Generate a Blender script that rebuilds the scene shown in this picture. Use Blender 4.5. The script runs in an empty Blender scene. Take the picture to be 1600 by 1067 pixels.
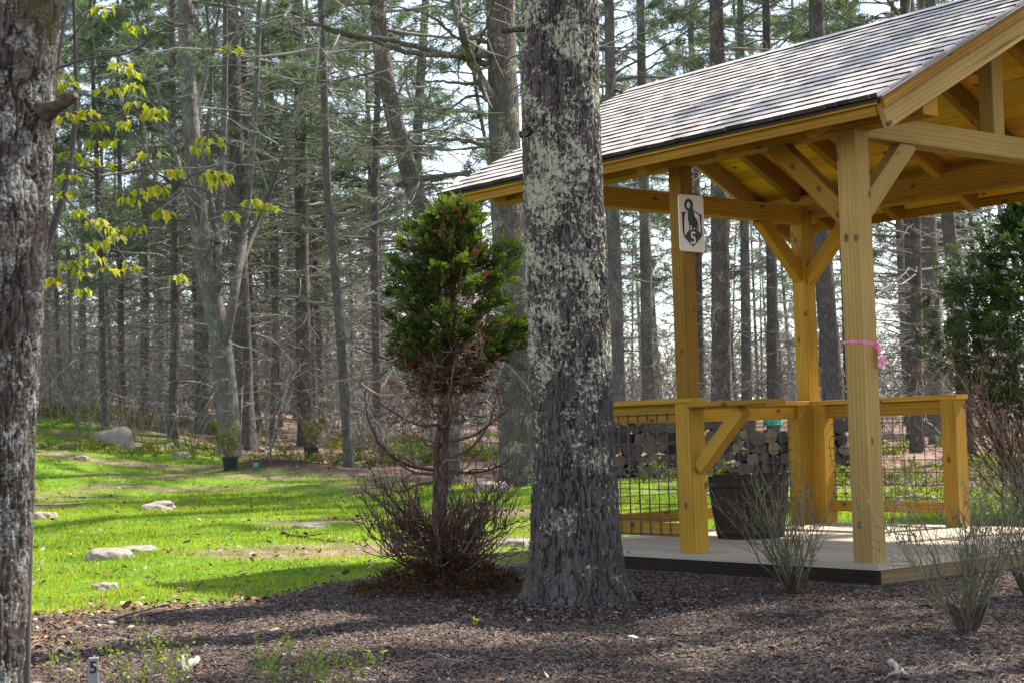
import bpy, bmesh, math, random
import numpy as np
from mathutils import Vector, Matrix, noise as mnoise

rng = np.random.default_rng(7)
random.seed(7)
scene = bpy.context.scene
COL = scene.collection
PI = math.pi

# ------------------------------------------------------------------ camera
F_PX, PITCH, ROLL, CAM_Z = 2513.0, 0.057807, -0.030313, 0.95
FWD = np.array([0, math.cos(PITCH), math.sin(PITCH)])
_up = np.array([0, -math.sin(PITCH), math.cos(PITCH)])
_rt = np.array([1.0, 0, 0])
RT = math.cos(ROLL) * _rt + math.sin(ROLL) * _up
UP = -math.sin(ROLL) * _rt + math.cos(ROLL) * _up
CAMP = np.array([0, 0, CAM_Z])


def at(px, py, Z):
    """photo pixel + distance -> world point"""
    return CAMP + Z * (FWD + (px - 800) / F_PX * RT + (533.5 - py) / F_PX * UP)


def proj(P):
    d = np.asarray(P, float) - CAMP
    z = d @ FWD
    return 800 + F_PX * (d @ RT) / z, 533.5 - F_PX * (d @ UP) / z, z


cam_d = bpy.data.cameras.new("camera")
cam = bpy.data.objects.new("camera", cam_d)
COL.objects.link(cam)
cam_d.sensor_width = 36
cam_d.lens = F_PX / 1600 * 36
cam_d.clip_end = 2000
M = Matrix(((RT[0], UP[0], -FWD[0], 0), (RT[1], UP[1], -FWD[1], 0), (RT[2], UP[2], -FWD[2], CAM_Z), (0, 0, 0, 1)))
cam.matrix_world = M
cam_d.dof.use_dof = True
cam_d.dof.focus_distance = 9.0
cam_d.dof.aperture_fstop = 8.0
scene.camera = cam

# ------------------------------------------------------------------ light
SUN_EL, SUN_X, SUN_Y = math.radians(50), 0.86, 0.51
w = bpy.data.worlds.new("World")
scene.world = w
w.use_nodes = True
nt = w.node_tree
bg = nt.nodes['Background']
sky = nt.nodes.new('ShaderNodeTexSky')
sky.sky_type = 'NISHITA'
sky.sun_disc = False
sky.sun_elevation = SUN_EL
sky.sun_rotation = math.atan2(SUN_X, SUN_Y)
sky.air_density = 1.0
sky.dust_density = 0.7
sky.ozone_density = 1.0
hsv = nt.nodes.new('ShaderNodeHueSaturation')      # thin bright overcast veil
hsv.inputs['Saturation'].default_value = 0.62
nt.links.new(sky.outputs[0], hsv.inputs['Color'])
nt.links.new(hsv.outputs[0], bg.inputs[0])
bg.inputs[1].default_value = 0.145
sl = bpy.data.lights.new("sun", 'SUN')
sun = bpy.data.objects.new("sun", sl)
COL.objects.link(sun)
sl.energy = 4.4
sl.angle = math.radians(0.55)
sl.color = (1.0, 0.94, 0.84)
_h = math.hypot(SUN_X, SUN_Y)
sdir = Vector((SUN_X / _h * math.cos(SUN_EL), SUN_Y / _h * math.cos(SUN_EL), math.sin(SUN_EL)))
sun.rotation_euler = sdir.to_track_quat('Z', 'Y').to_euler()
scene.view_settings.view_transform = 'Standard'
scene.view_settings.look = 'None'
scene.view_settings.exposure = 1.6
scene.view_settings.gamma = 1
try:
    scene.cycles.use_denoising = True
    scene.cycles.denoiser = 'OPENIMAGEDENOISE'
    scene.cycles.denoising_input_passes = 'RGB_ALBEDO_NORMAL'
    scene.cycles.sample_clamp_indirect = 6
    scene.cycles.max_bounces = 8
    scene.cycles.diffuse_bounces = 4
    scene.cycles.transmission_bounces = 4
    scene.cycles.use_adaptive_sampling = False
except Exception as e:
    print(e)


# ------------------------------------------------------------------ mesh tools
class MB:
    def __init__(self):
        self.V, self.F, self.M, self.R, self.n = [], [], [], [], 0

    def add(self, v, f, mat=0, rnd=None):
        v = np.asarray(v, float).reshape(-1, 3)
        f = np.asarray(f, int)
        self.V.append(v)
        self.F.append(f + self.n)
        self.M.append(np.full(len(f), mat, int))
        if rnd is None:
            rnd = rng.random(len(f))
        self.R.append(np.broadcast_to(np.asarray(rnd, float), (len(f),)).copy())
        self.n += len(v)

    def mesh(self, name, mats, smooth=False):
        me = bpy.data.meshes.new(name)
        V = np.concatenate(self.V)
        me.vertices.add(len(V))
        me.vertices.foreach_set('co', V.ravel())
        sizes = np.concatenate([np.full(len(f), f.shape[1], int) for f in self.F])
        loops = np.concatenate([f.ravel() for f in self.F])
        me.loops.add(len(loops))
        me.loops.foreach_set('vertex_index', loops)
        me.polygons.add(len(sizes))
        me.polygons.foreach_set('loop_start', np.concatenate([[0], np.cumsum(sizes)[:-1]]))
        me.polygons.foreach_set('material_index', np.concatenate(self.M))
        me.polygons.foreach_set('use_smooth', np.full(len(sizes), smooth))
        a = me.attributes.new('rnd', 'FLOAT', 'FACE')
        a.data.foreach_set('value', np.concatenate(self.R))
        for m in (mats if isinstance(mats, (list, tuple)) else [mats]):
            me.materials.append(m)
        me.update(calc_edges=True)
        me.validate()
        return me

    def build(self, name, mats, parent=None, smooth=False, loc=None):
        o = bpy.data.objects.new(name, self.mesh(name, mats, smooth))
        COL.objects.link(o)
        if parent is not None:
            o.parent = parent
        if loc is not None:
            o.location = loc
        return o


def tag(o, label=None, cat=None, group=None, kind=None):
    if label:
        o['label'] = label
    if cat:
        o['category'] = cat
    if group:
        o['group'] = group
    if kind:
        o['kind'] = kind
    return o


def empty(name, loc=(0, 0, 0), rz=0):
    o = bpy.data.objects.new(name, None)
    COL.objects.link(o)
    o.location = tuple(float(c) for c in loc)
    o.rotation_euler = (0, 0, rz)
    o.empty_display_size = 0.2
    return o


def norm(a):
    return a / (np.linalg.norm(a, axis=-1, keepdims=True) + 1e-9)


def tubes(mb, P, R, sides=5, mat=0, rnd=None, cap=False):
    """P (n,k,3), R (n,k): n tubes at once"""
    P = np.asarray(P, float)
    if P.ndim == 2:
        P = P[None]
    n, k, _ = P.shape
    R = np.broadcast_to(np.asarray(R, float), (n, k))
    T = norm(np.gradient(P, axis=1))
    ref = np.where(np.abs(T[:, :1, 2:3]) > 0.8, np.array([1.0, 0.1, 0]), np.array([0.1, 0.05, 1.0]))
    A = norm(np.cross(T, np.broadcast_to(ref, T.shape)))
    B = np.cross(T, A)
    an = np.linspace(0, 2 * PI, sides, endpoint=False)
    V = P[:, :, None, :] + R[:, :, None, None] * (np.cos(an)[None, None, :, None] * A[:, :, None, :] + np.sin(an)[None, None, :, None] * B[:, :, None, :])
    i = np.arange(n)[:, None, None] * (k * sides)
    j = np.arange(k - 1)[None, :, None] * sides
    s = np.arange(sides)[None, None, :]
    s2 = (s + 1) % sides
    f = np.stack([i + j + s, i + j + s2, i + j + sides + s2, i + j + sides + s], -1).reshape(-1, 4)
    if rnd is None:
        r = np.repeat(rng.random(n), (k - 1) * sides)
    else:
        r = np.repeat(np.broadcast_to(rnd, (n,)), (k - 1) * sides)
    mb.add(V.reshape(-1, 3), f, mat, r)
    if cap:
        for e in (0, k - 1):
            fv = V[:, e]
            mb.add(fv.reshape(-1, 3), np.arange(n * sides).reshape(n, sides)[:, ::(-1 if e == 0 else 1)], mat)


def box(mb, a, b, mat=0, rnd=None):
    a = np.minimum(a, b) if False else np.array(a, float)
    b = np.array(b, float)
    v = np.array([[x, y, z] for x in (a[0], b[0]) for y in (a[1], b[1]) for z in (a[2], b[2])])
    f = [[0, 1, 3, 2], [4, 6, 7, 5], [0, 4, 5, 1], [2, 3, 7, 6], [0, 2, 6, 4], [1, 5, 7, 3]]
    mb.add(v, f, mat, rng.random() if rnd is None else rnd)


def spline(pts, k):
    """resample a polyline smoothly (Catmull-Rom) to k points"""
    p = np.asarray(pts, float)
    n = len(p)
    q = np.vstack([2 * p[0] - p[1], p, 2 * p[-1] - p[-2]])
    t = np.linspace(0, n - 1 - 1e-6, k)
    i = t.astype(int)
    u = (t - i)[:, None]
    a, b, c, d = q[i], q[i + 1], q[i + 2], q[i + 3]
    return 0.5 * (2 * b + (c - a) * u + (2 * a - 5 * b + 4 * c - d) * u ** 2 + (3 * b - a - 3 * c + d) * u ** 3)


def vhash(i, j, k=0, s=0):
    h = (i * 374761393 + j * 668265263 + k * 2147483647 + s * 974634777) & 0xffffffff
    h = ((h ^ (h >> 13)) * 1274126177) & 0xffffffff
    return ((h ^ (h >> 16)) & 0xffff) / 65535.0


def vnoise(x, y, s=0):
    x = np.asarray(x, float)
    y = np.asarray(y, float)
    i = np.floor(x).astype(np.int64)
    j = np.floor(y).astype(np.int64)
    u, v = x - i, y - j
    u = u * u * (3 - 2 * u)
    v = v * v * (3 - 2 * v)
    return (vhash(i, j, 0, s) * (1 - u) + vhash(i + 1, j, 0, s) * u) * (1 - v) + (vhash(i, j + 1, 0, s) * (1 - u) + vhash(i + 1, j + 1, 0, s) * u) * v


def fbm(x, y, s=0, o=4):
    r, a, t = 0, 0.5, 0
    for q in range(o):
        r = r + a * vnoise(x * 2 ** q, y * 2 ** q, s + q)
        t += a
        a *= 0.5
    return r / t


def sstep(a, b, x):
    t = np.clip((x - a) / (b - a), 0, 1)
    return t * t * (3 - 2 * t)


# ------------------------------------------------------------------ materials
def mat(name, rough=0.8, spec=0.3):
    m = bpy.data.materials.new(name)
    m.use_nodes = True
    t = m.node_tree
    b = t.nodes['Principled BSDF']
    b.inputs['Roughness'].default_value = rough
    b.inputs['Specular IOR Level'].default_value = spec
    return m, t, b


def N(t, kind, **kw):
    n = t.nodes.new(kind)
    for k, v in kw.items():
        if k.startswith('i_'):
            key = k[2:]
            n.inputs[int(key) if key.isdigit() else key.replace('_', ' ')].default_value = v
        else:
            setattr(n, k, v)
    return n


def ramp(t, stops, src=None, interp='LINEAR'):
    r = t.nodes.new('ShaderNodeValToRGB')
    r.color_ramp.interpolation = interp
    e = r.color_ramp.elements
    while len(e) < len(stops):
        e.new(0.5)
    for q, (p, c) in zip(e, stops):
        q.position = p
        q.color = (c, c, c, 1) if isinstance(c, (int, float)) else (*c, 1)
    if src is not None:
        t.links.new(src, r.inputs[0])
    return r


def mixc(t, fac, a, b, mode='MIX'):
    n = t.nodes.new('ShaderNodeMix')
    n.data_type = 'RGBA'
    n.blend_type = mode
    for s, v in ((n.inputs[0], fac), (n.inputs[6], a), (n.inputs[7], b)):
        if hasattr(v, 'links') or hasattr(v, 'is_linked'):
            t.links.new(v, s)
        elif isinstance(v, (int, float)):
            s.default_value = v
        else:
            s.default_value = (*v, 1)
    return n.outputs[2]


def coords(t, scale=(1, 1, 1), kind='Object', rot=(0, 0, 0)):
    c = t.nodes.new('ShaderNodeTexCoord')
    mp = t.nodes.new('ShaderNodeMapping')
    mp.inputs['Scale'].default_value = scale
    mp.inputs['Rotation'].default_value = rot
    t.links.new(c.outputs[kind], mp.inputs[0])
    return mp.outputs[0]


def noise(t, vec, scale, detail=4, rough=0.55, dist=0.0):
    n = N(t, 'ShaderNodeTexNoise', i_Scale=scale, i_Detail=detail, i_Roughness=rough, i_Distortion=dist)
    t.links.new(vec, n.inputs['Vector'])
    return n.outputs['Fac']


def bump(t, b, h, strength=0.5, dist=0.02):
    n = N(t, 'ShaderNodeBump', i_Strength=strength, i_Distance=dist)
    t.links.new(h, n.inputs['Height'])
    t.links.new(n.outputs[0], b.inputs['Normal'])


def attr(t, name='rnd'):
    n = t.nodes.new('ShaderNodeAttribute')
    n.attribute_name = name
    return n.outputs['Fac']


def bark_mat(name, dark, light, lichen=(0.40, 0.42, 0.31), amount=0.5, sc=1.0, bstr=0.8, moss=None, zfade=None, lsc=1.0, ridge=False):
    m, t, b = mat(name, 0.92, 0.15)
    v = coords(t, (1, 1, 0.2))
    v1 = coords(t)
    vo = N(t, 'ShaderNodeTexVoronoi', i_Scale=30 * sc, feature='DISTANCE_TO_EDGE')
    t.links.new(v, vo.inputs['Vector'])
    n1 = noise(t, v, 22 * sc, 6, 0.65, 0.6)
    if ridge:
        n1 = ramp(t, [(0.28, 0.0), (0.72, 1.0)], mixc(t, 0.5, n1, noise(t, v1, 55, 5, 0.75, 0.8))).outputs[0]
    n2 = noise(t, v1, 3.0, 3)
    c = mixc(t, n1, dark, light)
    fur = ramp(t, [(0.0, 0.55), (0.2, 1.0)], vo.outputs['Distance'])
    if ridge:
        c = mixc(t, ramp(t, [(0.05, 0.0), (0.55, 1.0)], attr(t, 'ridge')).outputs[0], tuple(x * 0.45 for x in dark), c)  # darker inner bark, also painting shade into the furrows
    else:
        c = mixc(t, 1.0, c, fur.outputs[0], 'MULTIPLY')
    c = mixc(t, ramp(t, [(0.35, 0.0), (0.75, 0.6)], n2).outputs[0], c, tuple(x * 0.55 for x in dark))
    if amount > 0:
        a1 = noise(t, v1, 4.2 * lsc, 3, 0.6)
        a2 = noise(t, v1, 40 * lsc, 5, 0.7, 0.6)
        ad = N(t, 'ShaderNodeMath', operation='ADD')
        ml = N(t, 'ShaderNodeMath', operation='MULTIPLY', i_1=0.75)
        t.links.new(a1, ml.inputs[0])
        t.links.new(ml.outputs[0], ad.inputs[0])
        t.links.new(a2, ad.inputs[1])
        src = ad.outputs[0]
        if zfade:
            sp = N(t, 'ShaderNodeSeparateXYZ')
            t.links.new(v1, sp.inputs[0])
            mr = N(t, 'ShaderNodeMapRange')
            mr.inputs[1].default_value, mr.inputs[2].default_value = zfade[0], zfade[1]
            mr.inputs[3].default_value, mr.inputs[4].default_value = -0.20, 0.03
            t.links.new(sp.outputs[2], mr.inputs[0])
            a3 = N(t, 'ShaderNodeMath', operation='ADD')
            t.links.new(src, a3.inputs[0])
            t.links.new(mr.outputs[0], a3.inputs[1])
            src = a3.outputs[0]
        th = 1.12 - 0.32 * amount
        mask = ramp(t, [(th * 0.5 - 0.012, 0.0), (th * 0.5 + 0.018, 1.0)])
        hf = N(t, 'ShaderNodeMath', operation='MULTIPLY', i_1=0.5)
        t.links.new(src, hf.inputs[0])
        t.links.new(hf.outputs[0], mask.inputs[0])
        mk = mask.outputs[0]
        if ridge:
            mm_ = N(t, 'ShaderNodeMath', operation='MULTIPLY')
            t.links.new(mk, mm_.inputs[0])
            t.links.new(ramp(t, [(0.05, 0.25), (0.3, 1.0)], attr(t, 'ridge')).outputs[0], mm_.inputs[1])
            mk = mm_.outputs[0]
        lc = mixc(t, noise(t, v1, 60, 3), tuple(x * 0.62 for x in lichen), tuple(min(1, x * 1.3) for x in lichen))
        c = mixc(t, mk, c, lc)
    if moss:
        mm = ramp(t, [(0.55, 0.0), (0.68, 0.8)], noise(t, v1, 2.6, 5, 0.65))
        c = mixc(t, mm.outputs[0], c, moss)
    t.links.new(c, b.inputs['Base Color'])
    h = mixc(t, 0.5, vo.outputs['Distance'], n1)
    bump(t, b, h, bstr, 0.03)
    return m


def leaf_mat(name, stops, transl=0.4, rough=0.55, attr_name='rnd', tr_gain=1.0):
    m, t, b = mat(name, rough, 0.25)
    r = ramp(t, stops, attr(t, attr_name))
    t.links.new(r.outputs[0], b.inputs['Base Color'])
    if transl > 0:
        tr = N(t, 'ShaderNodeBsdfTranslucent')
        g = mixc(t, 1.0, r.outputs[0], (tr_gain, tr_gain, tr_gain * 0.6), 'MULTIPLY')
        t.links.new(g, tr.inputs['Color'])
        mx = N(t, 'ShaderNodeMixShader', i_0=transl)
        t.links.new(b.outputs[0], mx.inputs[1])
        t.links.new(tr.outputs[0], mx.inputs[2])
        t.links.new(mx.outputs[0], t.nodes['Material Output'].inputs[0])
    return m


def ramp_mat(name, stops, rough=0.85, spec=0.2, nscale=0, nstr=0.4):
    m, t, b = mat(name, rough, spec)
    r = ramp(t, stops, attr(t))
    c = r.outputs[0]
    if nscale:
        n = noise(t, coords(t), nscale, 5, 0.6)
        c = mixc(t, nstr, c, ramp(t, [(0.3, 0.25), (0.7, 1.0)], n).outputs[0], 'MULTIPLY')
        bump(t, b, n, 0.4, 0.01)
    t.links.new(c, b.inputs['Base Color'])
    return m


def wood_mat(name, c1, c2, knot=(0.13, 0.055, 0.02), rough=0.62, vary=0.16, attr_vary=False, knots=True, grey=None):
    """sawn timber, grain along the object's local X"""
    m, t, b = mat(name, rough + 0.1, 0.18)
    oi = N(t, 'ShaderNodeObjectInfo')
    cc = t.nodes.new('ShaderNodeTexCoord')
    off = N(t, 'ShaderNodeVectorMath', operation='ADD')
    sc = N(t, 'ShaderNodeVectorMath', operation='SCALE')
    cmb = N(t, 'ShaderNodeCombineXYZ')
    rr = oi.outputs['Random']
    if attr_vary:
        a_ = N(t, 'ShaderNodeMath', operation='ADD')
        t.links.new(rr, a_.inputs[0])
        t.links.new(attr(t), a_.inputs[1])
        rr = N(t, 'ShaderNodeMath', operation='FRACT')
        t.links.new(a_.outputs[0], rr.inputs[0])
        rr = rr.outputs[0]
    for i in range(3):
        t.links.new(rr, cmb.inputs[i])
    t.links.new(cmb.outputs[0], sc.inputs[0])
    sc.inputs['Scale'].default_value = 37.0
    t.links.new(cc.outputs['Object'], off.inputs[0])
    t.links.new(sc.outputs[0], off.inputs[1])
    mp = N(t, 'ShaderNodeMapping')
    mp.inputs['Scale'].default_value = (0.9, 14, 14)
    t.links.new(off.outputs[0], mp.inputs[0])
    n1 = noise(t, mp.outputs[0], 1.6, 5, 0.6, 1.2)
    wv = N(t, 'ShaderNodeTexWave', i_Scale=1.1, i_Distortion=5.0, i_Detail=3.0, wave_type='RINGS', rings_direction='X')
    t.links.new(mp.outputs[0], wv.inputs['Vector'])
    g = mixc(t, 0.5, n1, wv.outputs['Fac'])
    c = mixc(t, g, c1, c2)
    big = noise(t, off.outputs[0], 1.7, 3, 0.6)
    c = mixc(t, ramp(t, [(0.35, 0.0), (0.75, 0.35)], big).outputs[0], c, tuple(x * 0.6 for x in c1))
    if knots:
        kv = N(t, 'ShaderNodeMapping')
        kv.inputs['Scale'].default_value = (4.2, 7.0, 7.0)
        t.links.new(off.outputs[0], kv.inputs[0])
        vo = N(t, 'ShaderNodeTexVoronoi', i_Scale=1.0, feature='F1')
        t.links.new(kv.outputs[0], vo.inputs['Vector'])
        km = ramp(t, [(0.07, 1.0), (0.115, 0.75), (0.14, 0.0)], vo.outputs['Distance'])
        c = mixc(t, km.outputs[0], c, knot)
    ck = N(t, 'ShaderNodeMapping')
    ck.inputs['Scale'].default_value = (0.55, 30, 30)
    t.links.new(off.outputs[0], ck.inputs[0])
    c = mixc(t, ramp(t, [(0.70, 0.0), (0.74, 0.75)], noise(t, ck.outputs[0], 1.0, 2, 0.5)).outputs[0], c, tuple(x * 0.25 for x in c1))
    st = N(t, 'ShaderNodeMapping')
    st.inputs['Scale'].default_value = (0.7, 5, 5)
    t.links.new(off.outputs[0], st.inputs[0])
    c = mixc(t, ramp(t, [(0.52, 0.0), (0.75, 0.55)], noise(t, st.outputs[0], 2.2, 5, 0.7)).outputs[0], c, (c1[0] * 0.55, c1[1] * 0.62, c1[2] * 1.1))
    if grey:
        gm = ramp(t, [(0.4, 0.0), (0.7, 0.7)], noise(t, off.outputs[0], 0.9, 4, 0.6))
        c = mixc(t, gm.outputs[0], c, grey)
    hv = N(t, 'ShaderNodeHueSaturation')
    mr = N(t, 'ShaderNodeMapRange')
    mr.inputs[3].default_value, mr.inputs[4].default_value = 1 - vary, 1 + vary
    t.links.new(rr, mr.inputs[0])
    t.links.new(mr.outputs[0], hv.inputs['Value'])
    t.links.new(c, hv.inputs['Color'])
    t.links.new(hv.outputs[0], b.inputs['Base Color'])
    bump(t, b, g, 0.15, 0.003)
    return m


M_PINE = bark_mat('pine_bark', (0.035, 0.027, 0.024), (0.165, 0.14, 0.128), (0.37, 0.37, 0.27), 0.58, 2.2, 0.5, zfade=(-0.3, 1.5), lsc=1.0, ridge=True)
M_LEFT = bark_mat('left_bark', (0.028, 0.020, 0.017), (0.135, 0.107, 0.092), (0.22, 0.22, 0.20), 0.58, 2.6, 0.5, moss=(0.06, 0.05, 0.014), lsc=2.6, ridge=True)
M_BARK = bark_mat('wood_bark', (0.10, 0.09, 0.082), (0.26, 0.24, 0.215), (0.30, 0.31, 0.25), 0.28, 0.8, 0.7)
M_BARKD = bark_mat('dark_bark', (0.075, 0.065, 0.06), (0.19, 0.17, 0.155), (0.25, 0.26, 0.21), 0.15, 0.8, 0.7)
M_BARKL = bark_mat('lichen_bark', (0.07, 0.058, 0.05), (0.19, 0.165, 0.145), (0.30, 0.27, 0.19), 0.40, 0.8, 0.7)
M_LIMB = ramp_mat('dead_limb', [(0, (0.10, 0.094, 0.085)), (1, (0.30, 0.28, 0.25))], 0.9, 0.1)
M_NEEDLE = leaf_mat('pine_needles', [(0, (0.06, 0.10, 0.06)), (0.5, (0.10, 0.155, 0.09)), (1, (0.17, 0.215, 0.115))], 0.45)
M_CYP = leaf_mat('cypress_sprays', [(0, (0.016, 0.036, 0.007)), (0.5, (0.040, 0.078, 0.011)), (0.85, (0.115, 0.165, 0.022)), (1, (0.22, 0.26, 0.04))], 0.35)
M_CYPDEAD = leaf_mat('dead_sprays', [(0, (0.05, 0.026, 0.013)), (0.7, (0.12, 0.055, 0.02)), (1, (0.20, 0.085, 0.03))], 0.2)
M_CYPBARK = ramp_mat('cypress_bark', [(0, (0.05, 0.032, 0.026)), (1, (0.17, 0.115, 0.09))], 0.9, 0.15, 40, 0.7)
M_SHOOT = ramp_mat('dead_shoots', [(0, (0.04, 0.021, 0.015)), (0.6, (0.10, 0.056, 0.04)), (1, (0.24, 0.165, 0.13))], 0.85, 0.2)
M_TWIG = ramp_mat('dead_twig', [(0, (0.07, 0.038, 0.028)), (0.6, (0.17, 0.10, 0.075)), (1, (0.34, 0.25, 0.20))], 0.85, 0.2)
M_MAPLE = leaf_mat('young_leaves', [(0, (0.15, 0.21, 0.015)), (0.6, (0.31, 0.34, 0.025)), (1, (0.48, 0.41, 0.05))], 0.5, tr_gain=1.3)
M_GRASS = leaf_mat('grass_blades', [(0, (0.095, 0.15, 0.008)), (0.35, (0.215, 0.28, 0.010)), (0.6, (0.34, 0.37, 0.016)), (0.88, (0.42, 0.38, 0.07)), (1, (0.50, 0.38, 0.19))], 0.5, tr_gain=1.3)
M_WOOD = wood_mat('treated_pine', (0.27, 0.138, 0.012), (0.47, 0.262, 0.028), vary=0.22)
M_WOODP = wood_mat('pale_pine', (0.30, 0.185, 0.052), (0.47, 0.305, 0.10), vary=0.14)
M_WOODR = wood_mat('warm_pine', (0.215, 0.098, 0.009), (0.41, 0.21, 0.022), vary=0.25)
M_BOARD = wood_mat('roof_boards', (0.48, 0.25, 0.018), (0.64, 0.37, 0.035), vary=0.22, attr_vary=True)
M_DECK = wood_mat('deck_boards', (0.40, 0.30, 0.20), (0.54, 0.43, 0.31), vary=0.12, attr_vary=True, rough=0.7, grey=(0.38, 0.35, 0.30))
M_FASC = wood_mat('deck_edge_shade', (0.018, 0.012, 0.009), (0.042, 0.028, 0.02), vary=0.1, rough=0.85, knots=False)  # board wood darkened so the colour carries the shade of the front edge
M_SKIRT = wood_mat('deck_skirt', (0.17, 0.11, 0.055), (0.28, 0.19, 0.10), vary=0.1, rough=0.75)
M_BARREL = wood_mat('barrel_staves', (0.020, 0.0115, 0.008), (0.058, 0.034, 0.024), vary=0.35, attr_vary=True, knots=False, rough=0.75)


def plain(name, col, rough=0.6, metal=0.0, nscale=30, amt=0.25):
    m, t, b = mat(name, rough, 0.35)
    n = noise(t, coords(t), nscale, 4, 0.6)
    c = mixc(t, n, tuple(x * (1 - amt) for x in col), tuple(min(1, x * (1 + amt)) for x in col))
    t.links.new(c, b.inputs['Base Color'])
    b.inputs['Metallic'].default_value = metal
    return m


M_WIRE = plain('galvanised_wire', (0.055, 0.055, 0.055), 0.4, 0.3)
M_HOOP = plain('rusty_hoop', (0.03, 0.021, 0.017), 0.7, 0.2)
M_DRIP = plain('dark_felt', (0.035, 0.03, 0.032), 0.8)
M_DRIPG = plain('grey_drip_edge', (0.20, 0.17, 0.19), 0.6)
M_SIGN = plain('sign_white', (0.70, 0.60, 0.49), 0.45, 0, 8, 0.06)
M_BLACK = plain('sign_black', (0.016, 0.016, 0.018), 0.45)
M_PINK = leaf_mat('pink_tape', [(0, (0.88, 0.22, 0.40)), (1, (0.95, 0.34, 0.52))], 0.3, 0.4)
M_POT = plain('black_pot', (0.012, 0.012, 0.014), 0.45)
M_TEAL = plain('teal_plastic', (0.02, 0.34, 0.24), 0.45)
M_STAKE = plain('grey_stake', (0.27, 0.26, 0.26), 0.85, 0, 60, 0.3)

m_, t_, b_ = mat('shingles', 0.42, 0.6)
r_ = ramp(t_, [(0, (0.34, 0.285, 0.24)), (0.5, (0.52, 0.455, 0.395)), (1, (0.68, 0.61, 0.53))], attr(t_))
n_ = noise(t_, coords(t_, (3, 45, 3)), 2.0, 5, 0.65)
n2_ = noise(t_, coords(t_), 1.2, 3, 0.6)
c_ = mixc(t_, 0.35, r_.outputs[0], ramp(t_, [(0.3, 0.35), (0.7, 1.2)], n_).outputs[0], 'MULTIPLY')
c_ = mixc(t_, ramp(t_, [(0.55, 0), (0.8, 0.25)], n2_).outputs[0], c_, (0.10, 0.075, 0.07))
t_.links.new(c_, b_.inputs['Base Color'])
bump(t_, b_, n_, 0.2, 0.004)
M_SHIN = m_
M_BUTT = ramp_mat('shaded_end_grain', [(0, (0.03, 0.024, 0.022)), (1, (0.07, 0.055, 0.05))], 0.9, 0.1)  # dark end grain that also paints the shadow line below each course

m_, t_, b_ = mat('fieldstone', 0.9, 0.2)
v_ = coords(t_)
n_ = noise(t_, v_, 5, 6, 0.65)
n3_ = noise(t_, v_, 55, 4, 0.7)
c_ = mixc(t_, n_, (0.15, 0.125, 0.105), (0.38, 0.33, 0.285))
c_ = mixc(t_, ramp(t_, [(0.45, 0), (0.65, 0.55)], n3_).outputs[0], c_, (0.24, 0.20, 0.17))
t_.links.new(c_, b_.inputs['Base Color'])
bump(t_, b_, n3_, 0.5, 0.02)
M_STONE = m_
m_, t_, b_ = mat('mossy_stone', 0.95, 0.1)
v_ = coords(t_)
n_ = noise(t_, v_, 6, 6, 0.65)
c_ = mixc(t_, ramp(t_, [(0.35, 0), (0.6, 1)], n_).outputs[0], (0.17, 0.15, 0.13), (0.16, 0.17, 0.03))
t_.links.new(c_, b_.inputs['Base Color'])
bump(t_, b_, n_, 0.6, 0.05)
M_MOSS = m_

# ------------------------------------------------------------------ terrain
GTH = 0.68092
GB = np.array([2.1084, 9.7148, 0.0])
GL, GW, HD = 2.94, 2.93, 0.123
gv = np.array([math.cos(GTH), math.sin(GTH), 0])
gu = np.array([-math.sin(GTH), math.cos(GTH), 0])


def softplus(x, k=2.0):
    return np.logaddexp(0, x / k) * k


def terrain(x, y):
    x = np.asarray(x, float)
    y = np.asarray(y, float)
    h = 0.035 * (softplus(y - 13.5) - softplus(y - 62, 6))
    h = h + 0.16 * softplus(-x - 4.4, 0.8) * sstep(17, 31, y) * (1 - sstep(45, 80, y)) * sstep(25, 12, -x)
    far = sstep(10, 22, y)
    h = h + (fbm(x * 0.35, y * 0.35, 3) - 0.5) * (0.03 + 0.30 * far)
    h = h + (fbm(x * 1.7, y * 1.7, 9, 3) - 0.5) * 0.035
    # raised litter heap under the dead cypress and a mound of dug soil
    h = h + 0.045 * np.exp(-(((x + 0.42) / 0.45) ** 2 + ((y - 9.85) / 0.5) ** 2))
    h = h + 0.22 * np.exp(-(((x + 3.9) / 0.9) ** 2 + ((y - 26.5) / 0.9) ** 2))
    # trodden flat under and beside the deck
    a = (x - GB[0]) * gv[0] + (y - GB[1]) * gv[1]
    b = (x - GB[0]) * gu[0] + (y - GB[1]) * gu[1]
    d = np.maximum(np.maximum(-0.5 - a, a - GW - 0.5), np.maximum(-0.5 - b, b - GL - 0.5))
    k = sstep(0.9, 0.0, d)
    return h * (1 - k) + k * np.minimum(h, 0.0)


def ground(px, py):
    """where the ray through a photo pixel meets the terrain"""
    d = FWD + (px - 800) / F_PX * RT + (533.5 - py) / F_PX * UP
    Z = np.linspace(4, 90, 4000)
    P = CAMP + Z[:, None] * d
    k = P[:, 2] - terrain(P[:, 0], P[:, 1]) < 0
    if not k.any():
        return P[2000]
    return P[np.argmax(k)]


def on(x, y, dz=0.0):
    return np.array([x, y, float(terrain(x, y)) + dz])


LAWN_X = np.array([-40, -8, -5, -2.7, -1.53, -1.15, -0.6, 0.1, 1.2, 3.0, 4.6, 5.8, 40])
LAWN_Y = np.array([7.5, 8.3, 8.6, 9.1, 9.6, 10.7, 11.2, 11.7, 13.0, 14.3, 14.3, 13.6, 12.0])


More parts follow.
